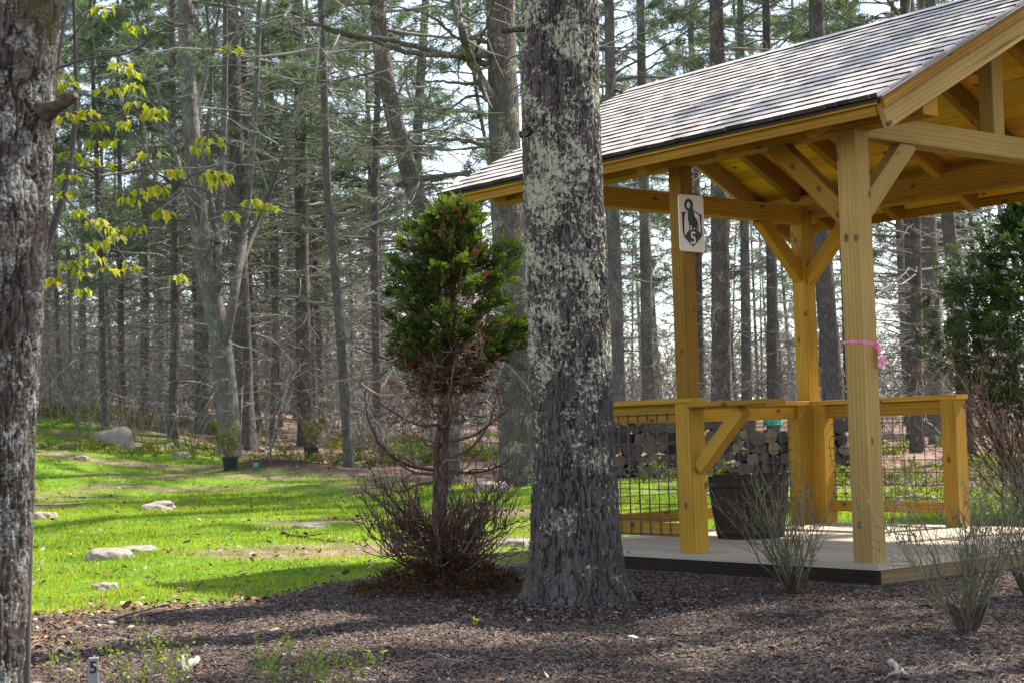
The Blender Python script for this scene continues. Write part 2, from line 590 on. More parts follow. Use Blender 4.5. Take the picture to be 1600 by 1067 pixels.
def lawn_w(x, y):
    lo = np.interp(x, LAWN_X, LAWN_Y)
    j = (fbm(x * 0.8, y * 0.8, 21) - 0.5)
    a = sstep(-0.15, 0.35, y - lo + j * 0.7)
    hi = np.interp(x, [-30, -9, -5.5, -3, 0, 3, 8, 30], [34, 33, 30, 25.5, 21, 19.0, 17.0, 14])
    b = sstep(1.6, -1.6, y - hi + j * 4)
    b = b * (1 - np.clip(1.5 * np.exp(-(((x + 3.5) / 1.7) ** 2 + ((y - 26.4) / 1.1) ** 2)), 0, 1))
    patch = sstep(0.575, 0.70, fbm(x * 0.5, y * 1.3, 33)) * 0.8
    return a * b * (1 - patch)


def mulch_w(x, y):
    lo = np.interp(x, LAWN_X, LAWN_Y)
    j = (fbm(x * 1.2, y * 1.2, 41) - 0.5)
    left = sstep(-3.2, -1.6, x + (y - 7) * 0.25 + j)
    return sstep(0.1, -0.15, y - lo + j * 0.4) * left


def axis(parts):
    out = []
    for a, b, s in parts:
        out += list(np.arange(a, b, s))
    return np.array(out + [parts[-1][1]])


gx = axis([(-260, -60, 20), (-60, -20, 4), (-20, -6, 0.5), (-6, 8, 0.1), (8, 20, 0.5), (20, 60, 4), (60, 260, 20)])
gy = axis([(-40, 0, 5), (0, 5, 0.5), (5, 16, 0.09), (16, 34, 0.2), (34, 70, 1.0), (70, 130, 6), (130, 400, 30)])
XX, YY = np.meshgrid(gx, gy)
ZZ = terrain(XX, YY)
nyy, nxx = XX.shape
ii = (np.arange(nyy - 1)[:, None] * nxx + np.arange(nxx - 1)[None]).ravel()
mb = MB()
mb.add(np.stack([XX, YY, ZZ], -1).reshape(-1, 3), np.stack([ii, ii + 1, ii + nxx + 1, ii + nxx], -1))

m, t, b = mat('ground_soil', 0.95, 0.1)
v = coords(t)
vo = N(t, 'ShaderNodeTexVoronoi', i_Scale=38.0)
st = coords(t, (1, 0.45, 1), rot=(0, 0, 0.6))
t.links.new(st, vo.inputs['Vector'])
chip = ramp(t, [(0.0, (0.030, 0.021, 0.016)), (0.5, (0.085, 0.060, 0.048)), (0.85, (0.15, 0.115, 0.097)), (1.0, (0.22, 0.18, 0.155))], vo.outputs['Color'])
lit = ramp(t, [(0.25, (0.07, 0.045, 0.03)), (0.5, (0.17, 0.11, 0.08)), (0.7, (0.30, 0.21, 0.165)), (0.88, (0.22, 0.19, 0.08))], noise(t, v, 3.5, 8, 0.75))
lawnc = ramp(t, [(0.3, (0.055, 0.115, 0.012)), (0.55, (0.11, 0.21, 0.016)), (0.8, (0.26, 0.24, 0.09))], noise(t, v, 2.2, 7, 0.7))
wl = attr(t, 'lawn')
wm = attr(t, 'mulch')
c = mixc(t, wm, lit.outputs[0], chip.outputs[0])
c = mixc(t, attr(t, 'soil'), c, ramp(t, [(0.3, (0.022, 0.014, 0.010)), (0.7, (0.075, 0.045, 0.03))], noise(t, v, 9, 6, 0.7)).outputs[0])
c = mixc(t, wl, c, lawnc.outputs[0])
t.links.new(c, b.inputs['Base Color'])
bump(t, b, mixc(t, 0.5, noise(t, v, 25, 6, 0.7), vo.outputs['Distance']), 0.7, 0.03)
g_o = mb.build('ground', m, smooth=True)
for nm, fn in (('lawn', lawn_w), ('mulch', mulch_w), ('soil', lambda x, y: np.clip(1.3 * np.exp(-(((x + 3.9) / 1.0) ** 2 + ((y - 26.4) / 0.9) ** 2)), 0, 1))):
    a = g_o.data.attributes.new(nm, 'FLOAT', 'POINT')
    a.data.foreach_set('value', fn(XX.ravel(), YY.ravel()))
tag(g_o, kind='structure')


def in_deck(x, y, pad=0.25):
    a = (x - GB[0]) * gv[0] + (y - GB[1]) * gv[1]
    b = (x - GB[0]) * gu[0] + (y - GB[1]) * gu[1]
    return (a > -pad) & (a < GW + pad) & (b > -pad) & (b < GL + pad)


# grass blades -------------------------------------------------------
def sample(n, y0, y1, px0, px1):
    y = rng.uniform(y0, y1, n)
    x = (rng.uniform(px0, px1, n) - 800) / F_PX * y
    return x, y


mb = MB()


def grass(n, y0, y1, px0, px1, hmin, hmax, wid):
    x, y = sample(n, y0, y1, px0, px1)
    cl = fbm(x * 6, y * 6, 55, 2)
    k = (rng.random(n) < lawn_w(x, y) * (0.35 + cl)) & ~in_deck(x, y)
    x, y = x[k], y[k]
    n = len(x)
    z = terrain(x, y)
    h = rng.uniform(hmin, hmax, n) * (0.7 + 0.6 * fbm(x * 2, y * 2, 61, 2))
    a = rng.uniform(0, 2 * PI, n)
    ln = rng.uniform(0.1, 0.9, n) * h
    la = rng.uniform(0, 2 * PI, n)
    base = np.stack([x, y, z - 0.004], -1)
    wv = np.stack([np.cos(a), np.sin(a), 0 * a], -1) * (wid * rng.uniform(0.6, 1.3, n))[:, None]
    lean = np.stack([np.cos(la) * ln, np.sin(la) * ln, 0 * la], -1)
    upv = np.stack([0 * h, 0 * h, h], -1)
    V = np.stack([base - wv, base + wv, base + lean * 0.35 + upv * 0.6 + wv * 0.7, base + lean * 0.35 + upv * 0.6 - wv * 0.7, base + lean + upv * 0.95], 1)
    i = np.arange(n)[:, None] * 5
    r = np.clip(0.9 * fbm(x * 0.9, y * 1.3, 71) - 0.1 + rng.normal(0, 0.17, n), 0, 1)
    mb.add(V.reshape(-1, 3), np.concatenate([i + 0, i + 1, i + 2, i + 3], 1), 0, r)
    mb.add(np.zeros((0, 3)), (np.concatenate([i + 3, i + 2, i + 4], 1) - len(V.reshape(-1, 3))), 0, r)


grass(78000, 7.6, 13, -620, 900, 0.018, 0.048, 0.0022)
grass(74000, 13, 19, -500, 1000, 0.022, 0.055, 0.0032)
grass(68000, 19, 31, -400, 900, 0.025, 0.06, 0.0045)
grass(40000, 13, 24, 950, 1750, 0.03, 0.08, 0.004)
tag(mb.build('grass', M_GRASS), 'short bright green lawn grass with dry tan patches', 'grass', kind='stuff')

# mulch chips ---------------------------------------------------------
mb = MB()


def chips(mb, x, y, lmin, lmax, wmin, wmax, rfun=None, lift=0.012, rnd=None):
    n = len(x)
    z = terrain(x, y) + rng.uniform(0.0, lift, n)
    a = rng.uniform(0, 2 * PI, n)
    L = rng.uniform(lmin, lmax, n) * 0.5
    W = rng.uniform(wmin, wmax, n) * 0.5
    d = np.stack([np.cos(a), np.sin(a), rng.normal(0, 0.22, n)], -1) * L[:, None]
    s = np.stack([-np.sin(a), np.cos(a), rng.normal(0, 0.45, n)], -1) * W[:, None]
    c = np.stack([x, y, z], -1)
    bend = np.stack([0 * a, 0 * a, rng.uniform(-0.1, 0.35, n) * L], -1)
    dn = np.array([0, 0, -0.004])
    V = np.stack([c - d - s * 0.7, c - d * 0.9 + s * 0.6, c + s + bend, c + d + s * 0.3, c + d * 0.95 - s * 0.5, c - s + bend, c + dn - d * 0.8, c + dn + d * 0.8], 1)
    i = np.arange(n)[:, None] * 8
    r = rng.random(n) ** 1.3 if rnd is None else rnd
    mb.add(V.reshape(-1, 3), np.concatenate([i, i + 5, i + 2, i + 1], 1), 0, r)
    k = len(V.reshape(-1, 3))
    mb.add(np.zeros((0, 3)), np.concatenate([i + 5, i + 4, i + 3, i + 2], 1) - k, 0, r)


M_CHIP = ramp_mat('bark_mulch', [(0, (0.030, 0.018, 0.013)), (0.5, (0.085, 0.055, 0.043)), (0.85, (0.16, 0.112, 0.092)), (0.98, (0.22, 0.18, 0.155)), (1, (0.34, 0.29, 0.25))], 0.8, 0.3)
x, y = sample(310000, 5.2, 12.2, -260, 1860)
k = (rng.random(len(x)) < mulch_w(x, y)) & ~in_deck(x, y, 0.2)
chips(mb, x[k], y[k], 0.007, 0.026, 0.0028, 0.0085)
x, y = sample(3000, 5.2, 12.2, -120, 1720)
k = (rng.random(len(x)) < mulch_w(x, y)) & ~in_deck(x, y, 0.2)
chips(mb, x[k], y[k], 0.025, 0.075, 0.004, 0.013, lift=0.02)
x, y = sample(9000, 5.2, 12.2, -120, 1720)
k = (rng.random(len(x)) < 0.25 + 0.75 * sstep(0.45, 0.65, fbm(x * 1.3, y * 1.3, 77))) & ~in_deck(x, y, 0.2) & (lawn_w(x, y) < 0.5)
chips(mb, x[k], y[k], 0.05, 0.10, 0.0015, 0.0028, lift=0.02, rnd=rng.uniform(0.8, 0.98, k.sum()))
a_ = rng.uniform(0, 6.28, 9000)
r_ = rng.uniform(0.31, 0.75, 9000)
x = 0.372 + np.cos(a_) * r_
y = 8.87 + np.sin(a_) * r_
chips(mb, x, y, 0.010, 0.034, 0.004, 0.012)
mb.V[-2][:, 2] += np.repeat(0.055 * np.clip((0.60 - r_) / 0.25, 0, 1) * rng.random(9000), 8)
tag(mb.build('bark_mulch', M_CHIP), 'dark shredded bark mulch spread over the planting bed', 'mulch', kind='stuff')

# litter: dead leaves and twigs
mb = MB()
x, y = sample(36000, 5.2, 10.5, -500, 700)
k = (rng.random(len(x)) < (1 - mulch_w(x, y)) * (1 - lawn_w(x, y) * 0.97)) & ~in_deck(x, y)
chips(mb, x[k], y[k], 0.015, 0.055, 0.006, 0.026, lift=0.02)
x, y = sample(9000, 8.6, 30, -100, 1750)
k = (rng.random(len(x)) < np.where(lawn_w(x, y) > 0.5, 0.40, 0.9)) & (mulch_w(x, y) < 0.5) & ~in_deck(x, y)
chips(mb, x[k], y[k], 0.02, 0.07, 0.012, 0.04, lift=0.05)
x, y = sample(260, 5.2, 12, -100, 1700)
k = ~in_deck(x, y)
chips(mb, x[k], y[k], 0.02, 0.06, 0.008, 0.025, lift=0.02)
M_LITTER = ramp_mat('dead_leaves', [(0, (0.06, 0.035, 0.022)), (0.4, (0.16, 0.095, 0.055)), (0.55, (0.20, 0.09, 0.035)), (0.75, (0.24, 0.165, 0.115)), (0.94, (0.33, 0.26, 0.20)), (1, (0.46, 0.40, 0.34))], 0.8, 0.2)
tag(mb.build('fallen_leaves', M_LITTER), 'brown and tan dead leaves scattered over the ground', 'leaves', kind='stuff')
#PART2
# ------------------------------------------------------------------ timber pavilion
gaz = empty('timber_pavilion', GB, GTH)
tag(gaz, 'open yellow timber pavilion with grey cedar shingle roof on a low deck', 'pavilion')
HB, RH = 2.604, 1.0
ZP = HD + HB                                   # underside of the plates


def timber(name, a, b, wd, ht, m=None, up=(0, 0, 1), parent=None, ch=0.005, label=None):
    a, b = Vector(a), Vector(b)
    X = (b - a).normalized()
    Zv = Vector(up)
    Zv = (Zv - X * Zv.dot(X)).normalized()
    Y = Zv.cross(X)
    L = (b - a).length
    y, z = wd / 2, ht / 2
    c = min(ch, y * 0.4, z * 0.4)
    sec = [(-y + c, -z), (y - c, -z), (y, -z + c), (y, z - c), (y - c, z), (-y + c, z), (-y, z - c), (-y, -z + c)]
    k = 8
    V = [(x, p, q) for x in (-L / 2, L / 2) for p, q in sec]
    q = MB()
    q.add(V, [[i, (i + 1) % k, k + (i + 1) % k, k + i] for i in range(k)], 0, 0.5)
    q.add(np.zeros((0, 3)), np.array([list(range(k))[::-1], list(range(k, 2 * k))]) - 2 * k, 0, 0.5)
    o = q.build(name, m or M_WOOD, gaz if parent is None else parent)
    mid = (a + b) / 2
    o.matrix_local = Matrix(((X.x, Y.x, Zv.x, mid.x), (X.y, Y.y, Zv.y, mid.y), (X.z, Y.z, Zv.z, mid.z), (0, 0, 0, 1)))
    if label:
        o['label'] = label
    return o


P6 = 0.14
L_, W_ = GL, GW
# deck
OF, OG, OB, OL = 0.085, 0.13, 0.16, 0.20      # overhang front, near gable, back, far gable
mb = MB()
nb = 23
bw = (L_ + OG + OL) / nb
bw = (W_ + OF + OB) / nb
for i in range(nb):
    x0 = -OF + i * bw
    box(mb, (-(L_ / 2 + OG), -(x0 + bw - 0.003 - W_ / 2), -0.019), (L_ / 2 + OL, -(x0 + 0.002 - W_ / 2), 0.019 + 0.0015 * random.random()), 0, random.random())
o = mb.build('deck_boards', M_DECK, gaz, loc=(W_ / 2, L_ / 2, HD - 0.019))
o.rotation_euler = (0, 0, PI / 2)
fz, fh = HD - 0.038 - 0.075, 0.15
f_, g_, k_, l_ = OF - 0.02, OG - 0.02, OB - 0.02, OL - 0.02
timber('deck_fascia', (-f_, -g_, fz), (-f_, L_ + l_, fz), 0.035, fh, M_FASC, label='front edge board of the deck, coloured darker for shade')
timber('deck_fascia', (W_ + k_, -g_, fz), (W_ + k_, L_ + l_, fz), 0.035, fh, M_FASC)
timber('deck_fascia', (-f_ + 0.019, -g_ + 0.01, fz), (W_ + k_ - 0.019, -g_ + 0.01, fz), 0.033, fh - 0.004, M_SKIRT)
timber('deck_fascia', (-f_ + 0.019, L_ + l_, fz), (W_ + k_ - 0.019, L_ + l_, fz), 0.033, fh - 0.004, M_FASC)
# posts
for (x, y, mm) in ((0, 0, M_WOODP), (0, L_, M_WOOD), (W_, L_, M_WOOD), (W_, 0, M_WOOD)):
    timber('post', (x, y, HD + 0.001), (x, y, ZP), P6, P6, mm, up=(0, 1, 0))
AY = L_ / 2
timber('half_post', (0, AY, HD + 0.001), (0, AY, HD + RH), P6, P6, M_WOOD, up=(0, 1, 0))
timber('post', (0, AY + 0.008, HD + RH + 0.039), (0, AY + 0.008, ZP), 0.115, 0.118, M_WOODR, up=(0, 1, 0), label='slimmer upper post that carries the sign')
timber('half_post', (W_, AY, HD + 0.001), (W_, AY, HD + RH), P6, P6, M_WOOD, up=(0, 1, 0))
timber('half_post', (W_, L_ - P6 - 0.002, HD + 0.001), (W_, L_ - P6 - 0.002, HD + RH), P6 - 0.006, P6, M_WOOD, up=(0, 1, 0))
timber('half_post', (W_ - P6 - 0.002, L_, HD + 0.001), (W_ - P6 - 0.002, L_, HD + RH), P6, P6 - 0.006, M_WOOD, up=(0, 1, 0))
# rails: a cap, a rail on edge and a bottom rail per side
h6 = P6 / 2


def side(p, q, cap_a, cap_b):
    p, q = Vector(p), Vector(q)
    d = (q - p).normalized()
    z1, z0 = HD + 0.943, HD + 0.15
    a, b = p + d * (h6 + 0.001), q - d * (h6 + 0.001)
    timber('top_rail', a + Vector((0, 0, z1)), b + Vector((0, 0, z1)), 0.038, 0.112)
    timber('bottom_rail', a + Vector((0, 0, z0)), b + Vector((0, 0, z0)), 0.038, 0.09)
    timber('rail_cap', Vector(cap_a) + Vector((0, 0, HD + RH + 0.019)), Vector(cap_b) + Vector((0, 0, HD + RH + 0.019)), 0.15, 0.037)
    nrm = Vector((-d.y, d.x, 0))
    w_ = MB()
    ln = (b - a).length
    nv = int(ln / 0.102)
    off = 0.026
    zz = np.arange(HD + 0.12, HD + 0.985, 0.102)
    P = []
    for i in range(nv + 1):
        c = a + d * (0.03 + i * (ln - 0.06) / nv) + nrm * off
        P.append([[c.x, c.y, zz[0] - 0.01], [c.x, c.y, zz[-1] + 0.01]])
    tubes(w_, np.array(P), 0.0038, 6)
    P = []
    for z in zz:
        c0, c1 = a + nrm * (off + 0.0055), b + nrm * (off + 0.0055)
        P.append([[c0.x, c0.y, z], [c1.x, c1.y, z]])
    tubes(w_, np.array(P), 0.0038, 6)
    w_.build('wire_mesh', M_WIRE, gaz, smooth=True)


side((0, AY, 0), (0, L_, 0), (0, AY - 0.09, 0), (0, L_ - 0.072, 0))
side((0, L_, 0), (W_ - P6, L_, 0), (0.076, L_, 0), (W_ - 0.072, L_, 0))
side((W_, L_ - P6, 0), (W_, AY, 0), (W_, L_ - 0.072, 0), (W_, AY - 0.09, 0))
# shelf cantilevered from the half post with its bracket
timber('shelf', (0, 0.70, HD + RH - 0.012), (0, AY - h6 - 0.002, HD + RH - 0.012), 0.19, 0.036)
timber('shelf_bracket', (0, AY - h6 - 0.02, HD + 0.57), (0, 0.98, HD + RH - 0.055), 0.09, 0.09)
# plates, ties, king posts
PHt = 0.19
timber('eave_plate', (0, -0.58, ZP + PHt / 2), (0, L_ + 0.50, ZP + PHt / 2), P6, PHt, M_WOODR)
timber('eave_plate', (W_, -0.58, ZP + PHt / 2), (W_, L_ + 0.50, ZP + PHt / 2), P6, PHt, M_WOODR)
TZ = ZP + 0.035
for y, mm in ((0, M_WOODP), (L_, M_WOOD)):
    timber('tie_beam', (h6 + 0.001, y, TZ), (W_ - h6 - 0.001, y, TZ), P6 - 0.004, 0.15, mm)
    timber('king_post', (W_ / 2, y, TZ + 0.076), (W_ / 2, y, HD + 3.40), 0.115, 0.115, M_WOODP, up=(0, 1, 0))
# braces
bs = 0.52


def brace(a, b, mm=None):
    timber('brace', a, b, 0.085, 0.125, mm or M_WOOD)


for x in (0, W_):
    brace((x, 0.04, ZP - 0.53), (x, 0.61, ZP + 0.02), M_WOODR)
    brace((x, L_ - 0.04, ZP - 0.53), (x, L_ - 0.61, ZP + 0.02))
for y, mm in ((0, M_WOODP), (L_, M_WOOD)):
    brace((0.04, y, ZP - 0.50), (0.53, y, ZP - 0.02), mm)
    brace((W_ - 0.04, y, ZP - 0.50), (W_ - 0.53, y, ZP - 0.02), mm)
# roof
EO, EZ, RZ = 0.54, HD + 2.656, HD + 3.672
Y0, Y1 = -0.62, L_ + 0.53
rise = RZ - EZ
run = W_ / 2 + EO
SL = math.hypot(rise, run)
pit = math.atan2(rise, run)
for s in (0, 1):
    def rp(t, y, dn):
        """t metres up the slope from the eave, dn metres below the shingle plane"""
        x = -EO + t * math.cos(pit) + dn * math.sin(pit)
        z = EZ + t * math.sin(pit) - dn * math.cos(pit)
        return Vector((x if s == 0 else W_ - x, y, z))
    upn = Vector((-math.sin(pit) if s == 0 else math.sin(pit), 0, math.cos(pit)))
    # sheathing boards parallel to the ridge
    q = MB()
    nbd = 16
    bw = (SL - 0.01) / nbd
    for i in range(nbd):
        box(q, (-(Y1 - Y0) / 2 + 0.02, -SL / 2 + i * bw, -0.0095), ((Y1 - Y0) / 2 - 0.02, -SL / 2 + (i + 1) * bw - 0.004, 0.0095), 0, random.random())
    o = q.build('roof_sheathing', M_BOARD, gaz)
    mid = rp(SL / 2 - 0.005, (Y0 + Y1) / 2, 0.04)
    X = Vector((0, 1 if s == 1 else -1, 0))
    Zv = upn
    Y = Zv.cross(X)
    o.matrix_local = Matrix(((X.x, Y.x, Zv.x, mid.x), (X.y, Y.y, Zv.y, mid.y), (X.z, Y.z, Zv.z, mid.z), (0, 0, 0, 1)))
    # rafters
    for y in (0.0, 0.735, 1.47, 2.205, L_):
        timber('rafter', rp(0.10, y, 0.12), rp(SL - 0.055, y, 0.12), 0.075, 0.138, M_WOODR, up=upn)
    # rake rafters, rake trim and drip edge
    for y, sg in ((Y0, -1), (Y1, 1)):
        timber('rake_board', rp(0.015, y + 0.022 * -sg, 0.13), rp(SL - 0.03, y + 0.022 * -sg, 0.13), 0.038, 0.155, M_WOODP, up=upn)
        timber('rake_trim', rp(0.008, y + 0.011 * sg, 0.052), rp(SL - 0.02, y + 0.011 * sg, 0.052), 0.024, 0.062, M_WOODR, up=upn)
        timber('drip_edge', rp(0.0, y + 0.012 * sg, 0.014), rp(SL - 0.006, y + 0.012 * sg, 0.014), 0.034, 0.010, M_DRIPG, up=upn)
    timber('eave_fascia', rp(0.012, Y0 + 0.045, 0.085), rp(0.012, Y1 - 0.045, 0.085), 0.022, 0.07, M_WOODR)
    timber('drip_edge', rp(0.006, Y0, 0.024), rp(0.006, Y1, 0.024), 0.05, 0.016, M_DRIP, up=upn)
    # shingles: overlapping courses of single shingles
    q = MB()
    expo = 0.120
    nc = int(SL / expo) + 1
    for c in range(nc):
        t0 = -0.03 + c * expo
        t1 = min(t0 + 0.33, SL - 0.01)
        y = Y0 - 0.025 - random.random() * 0.1
        while y < Y1 + 0.025:
            wd = random.uniform(0.07, 0.17)
            ya, yb = max(y, Y0 - 0.025), min(y + wd - 0.0015, Y1 + 0.025)
            y += wd
            if yb - ya < 0.015:
                continue
            j = random.uniform(-0.0025, 0.0025)
            hgt = 0.035 + random.uniform(-0.0015, 0.0015)
            th = random.uniform(0.024, 0.027)
            tw = random.uniform(-0.001, 0.001)
            vs = []
            for (tt, dnt, dnb) in ((t0 + j, -hgt + 0.014, -hgt + 0.014 + th), (t1, 0.002, 0.006)):
                for k_, yy in enumerate((ya, yb)):
                    e_ = tw if k_ else -tw
                    vs.append(rp(tt, yy, dnt + (e_ if tt < t1 else 0)))
                    vs.append(rp(tt, yy, dnb))
            vs = [tuple(p) for p in vs]
            fs = [[0, 2, 6, 4], [1, 5, 7, 3], [0, 1, 3, 2], [4, 6, 7, 5], [0, 4, 5, 1], [2, 3, 7, 6]]
            if s == 1:
                fs = [f[::-1] for f in fs]
            rs_ = random.random()
            q.add(vs, fs[:2] + fs[3:], 0, rs_)
            q.add(np.zeros((0, 3)), np.array(fs[2:3]) - 8, 1, rs_)
    q.build('shingles', [M_SHIN, M_BUTT], gaz)
timber('ridge_beam', (W_ / 2, Y0 + 0.05, RZ - 0.20), (W_ / 2, Y1 - 0.05, RZ - 0.20), 0.06, 0.20, M_WOOD)
for s in (-1, 1):
    timber('ridge_cap', (W_ / 2 + s * 0.045, Y0 - 0.025, RZ - 0.012), (W_ / 2 + s * 0.045, Y1 + 0.025, RZ - 0.012), 0.10, 0.012, M_SHIN, up=(s * math.sin(pit), 0, math.cos(pit)))


def gw(x, y, z=0.0):
    return np.array([GB[0] + x * gv[0] + y * gu[0], GB[1] + x * gv[1] + y * gu[1], z])


# ------------------------------------------------------------------ hole sign on the slim post
def flat_poly(mb, pts, y0, y1):
    """closed outline in (x, z) as a thin solid between depths y0 (front) and y1"""
    bm = bmesh.new()
    vs = [bm.verts.new((p[0], y0, p[1])) for p in pts]
    f = bm.faces.new(vs)
    bmesh.ops.triangulate(bm, faces=[f])
    bm.verts.index_update()
    tri = [[v.index for v in f.verts] for f in bm.faces]
    n = len(pts)
    V = [(p[0], y0, p[1]) for p in pts] + [(p[0], y1, p[1]) for p in pts]
    mb.add(V, tri, 0)
    mb.add(np.zeros((0, 3)), np.array([[i, (i + 1) % n, n + (i + 1) % n, n + i] for i in range(n)]) - 2 * n, 0)
    bm.free()


sign = empty('course_sign', gw(0.012, AY - 0.066, 2.335), GTH)
tag(sign, 'cream sign with a black ram, shield and number 5 on the pavilion post', 'sign')
SW, SH = 0.118, 0.192
rr_ = 0.022
out = []
for cx, cz, a0 in ((SW - rr_, SH - rr_, 0), (-SW + rr_, SH - rr_, 90), (-SW + rr_, -SH + rr_, 180), (SW - rr_, -SH + rr_, 270)):
    for k in range(6):
        a = math.radians(a0 + k * 18)
        out.append((cx + rr_ * math.cos(a), cz + rr_ * math.sin(a)))
mb = MB()
flat_poly(mb, out, -0.008, 0.0)
mb.build('panel', M_SIGN, sign)


def sx(u, v_):
    """zoomed reference pixel on the sign (838 x 1067 crop) -> metres on the panel"""
    lx, rx = 268 + (v_ - 190) * 0.02, 590 + (v_ - 215) * 0.02
    tx = (u - lx) / (rx - lx)
    top = 185 + tx * 32
    bot = 860 + tx * 20
    return (-SW + 2 * SW * tx, SH - 2 * SH * (v_ - top) / (bot - top))


def ribbon2(pts, wd):
    """an open polyline given a drawn width"""
    p = np.array(pts, float)
    t_ = norm(np.gradient(p, axis=0))
    nn = np.stack([-t_[:, 1], t_[:, 0]], -1) * wd / 2
    return np.vstack([p + nn, (p - nn)[::-1]])


sl_ = [sx(*p) for p in ((372, 402), (345, 408), (312, 410), (322, 440), (328, 490), (322, 560), (322, 620), (330, 670), (346, 705))]
sr_ = [sx(*p) for p in ((470, 395), (500, 412), (530, 432), (558, 440), (548, 480), (550, 540), (560, 600), (562, 650), (556, 690))]
mb = MB()
flat_poly(mb, ribbon2(spline(sl_, 24), 0.008), -0.0105, -0.0078)
flat_poly(mb, ribbon2(spline(sr_, 24), 0.008), -0.0105, -0.0078)
mb.build('shield_outline', M_BLACK, sign)
base = [sx(*p) for p in ((335, 690), (352, 672), (372, 645), (392, 622), (415, 612), (460, 608), (500, 612), (522, 628), (545, 655), (560, 668), (556, 690), (540, 718), (500, 762), (447, 812), (400, 765), (352, 715))]
mb = MB()
flat_poly(mb, base[::-1], -0.0105, -0.0078)
mb.build('shield_base', M_BLACK, sign)
body = [sx(*p) for p in ((398, 365), (425, 345), (445, 360), (462, 385), (455, 402), (440, 405), (446, 425), (470, 455), (500, 490), (512, 530), (516, 575), (524, 612), (508, 612), (500, 575), (488, 565), (492, 590), (500, 612), (480, 612), (462, 575), (455, 555), (446, 560), (445, 612), (436, 612), (432, 560), (415, 552), (410, 612), (400, 612), (400, 540), (385, 490), (385, 430), (390, 395))]
mb = MB()
flat_poly(mb, body[::-1], -0.0105, -0.0078)
horn = [sx(400 + 40 * math.cos(a) - 5, 318 + 56 * math.sin(a)) for a in np.linspace(math.radians(-290), math.radians(60), 22)]
wds = np.linspace(0.017, 0.026, 22)
hp = np.array(horn)
tt_ = norm(np.gradient(hp, axis=0))
nn_ = np.stack([-tt_[:, 1], tt_[:, 0]], -1) * (wds / 2)[:, None]
hv_ = np.vstack([hp + nn_, hp - nn_])
V = np.vstack([np.insert(hv_, 1, -0.0106, axis=1), np.insert(hv_, 1, -0.0079, axis=1)])
n_ = 22
fs = []
for i in range(n_ - 1):
    fs += [[i, i + 1, n_ + i + 1, n_ + i], [i, 2 * n_ + i, 2 * n_ + i + 1, i + 1], [n_ + i, n_ + i + 1, 3 * n_ + i + 1, 3 * n_ + i]]
mb.add(V, fs, 0)
mb.build('ram', M_BLACK, sign)


def text_mesh(name, s, size, m, depth, parent, loc, rot):
    cu = bpy.data.curves.new(name + '_glyphs', 'FONT')
    cu.body = s
    cu.size = size
    cu.extrude = depth
    cu.align_x = 'CENTER'
    cu.align_y = 'CENTER'
    cu.offset = size * 0.012
    tmp = bpy.data.objects.new('glyph_source', cu)
    COL.objects.link(tmp)
    dg = bpy.context.evaluated_depsgraph_get()
    me = bpy.data.meshes.new_from_object(tmp.evaluated_get(dg))
    bpy.data.objects.remove(tmp)
    bpy.data.curves.remove(cu)
    me.materials.clear()
    me.materials.append(m)
    o = bpy.data.objects.new(name, me)
    COL.objects.link(o)
    o.parent = parent
    o.location = loc
    o.rotation_euler = rot
    return o


c5 = sx(447, 716)
text_mesh('numeral', '5', 0.118, M_SIGN, 0.001, sign, (c5[0], -0.0112, c5[1]), (PI / 2, 0, 0))

# ------------------------------------------------------------------ pink tape round the corner post
tape = empty('flagging_tape', gw(0, 0, HD + 1.31), GTH)
tag(tape, 'bright pink ribbon tied round the front corner post of the pavilion', 'ribbon')
mb = MB()
r0 = h6 + 0.003
cor = [(-r0, -r0), (r0, -r0), (r0, r0), (-r0, r0)]
zc = [0.006, -0.012, -0.004, 0.012]
for i in range(4):
    for k in range(6):
        a0, a1 = k / 6, (k + 1) / 6
        p = np.array(cor[i])
        q_ = np.array(cor[(i + 1) % 4])
        z0 = zc[i] * (1 - a0) + zc[(i + 1) % 4] * a0
        z1 = zc[i] * (1 - a1) + zc[(i + 1) % 4] * a1
        A, B = p + (q_ - p) * a0, p + (q_ - p) * a1
        hw0 = 0.011 + 0.004 * math.sin(i * 3 + k * 1.7)
        hw1 = 0.011 + 0.004 * math.sin(i * 3 + (k + 1) * 1.7) if k < 5 else 0.011 + 0.004 * math.sin((i + 1) * 3)
        o3 = np.array([A[0], A[1]]) * 0.015
        mb.add([[A[0], A[1], z0 - hw0], [B[0], B[1], z1 - hw1], [B[0] * 1.03, B[1] * 1.03, z1], [A[0] * 1.03, A[1] * 1.03, z0],
                [B[0], B[1], z1 + hw1], [A[0], A[1], z0 + hw0]], [[0, 1, 2, 3], [3, 2, 4, 5]], 0)
mb.build('loop', M_PINK, tape)
for kx, (dx, ln, ph) in enumerate(((0.010, 0.15, 0.0), (0.030, 0.12, 1.7))):
    mb = MB()
    n_ = 12
    V = []
    for i in range(n_):
        t_ = i / (n_ - 1)
        cx = r0 * 0.55 + dx * t_ + 0.008 * math.sin(7 * t_ + ph)
        cy = -r0 - 0.012 - 0.03 * t_ + 0.012 * math.sin(9 * t_ + ph)
        V += [(cx - 0.017, cy + 0.008 * math.cos(6 * t_), -ln * t_), (cx + 0.017, cy - 0.008 * math.cos(6 * t_), -ln * t_ + 0.004)]
    mb.add(V, [[2 * i, 2 * i + 1, 2 * i + 3, 2 * i + 2] for i in range(n_ - 1)], 0)
    mb.build('tail', M_PINK, tape, smooth=True)
mb = MB()
tubes(mb, [[r0 * 0.42, -r0 - 0.008, -0.004], [r0 * 0.55, -r0 - 0.016, 0.0], [r0 * 0.68, -r0 - 0.008, 0.003]], [[0.007, 0.013, 0.007]], 7, cap=True)
mb.build('knot', M_PINK, tape, smooth=True)

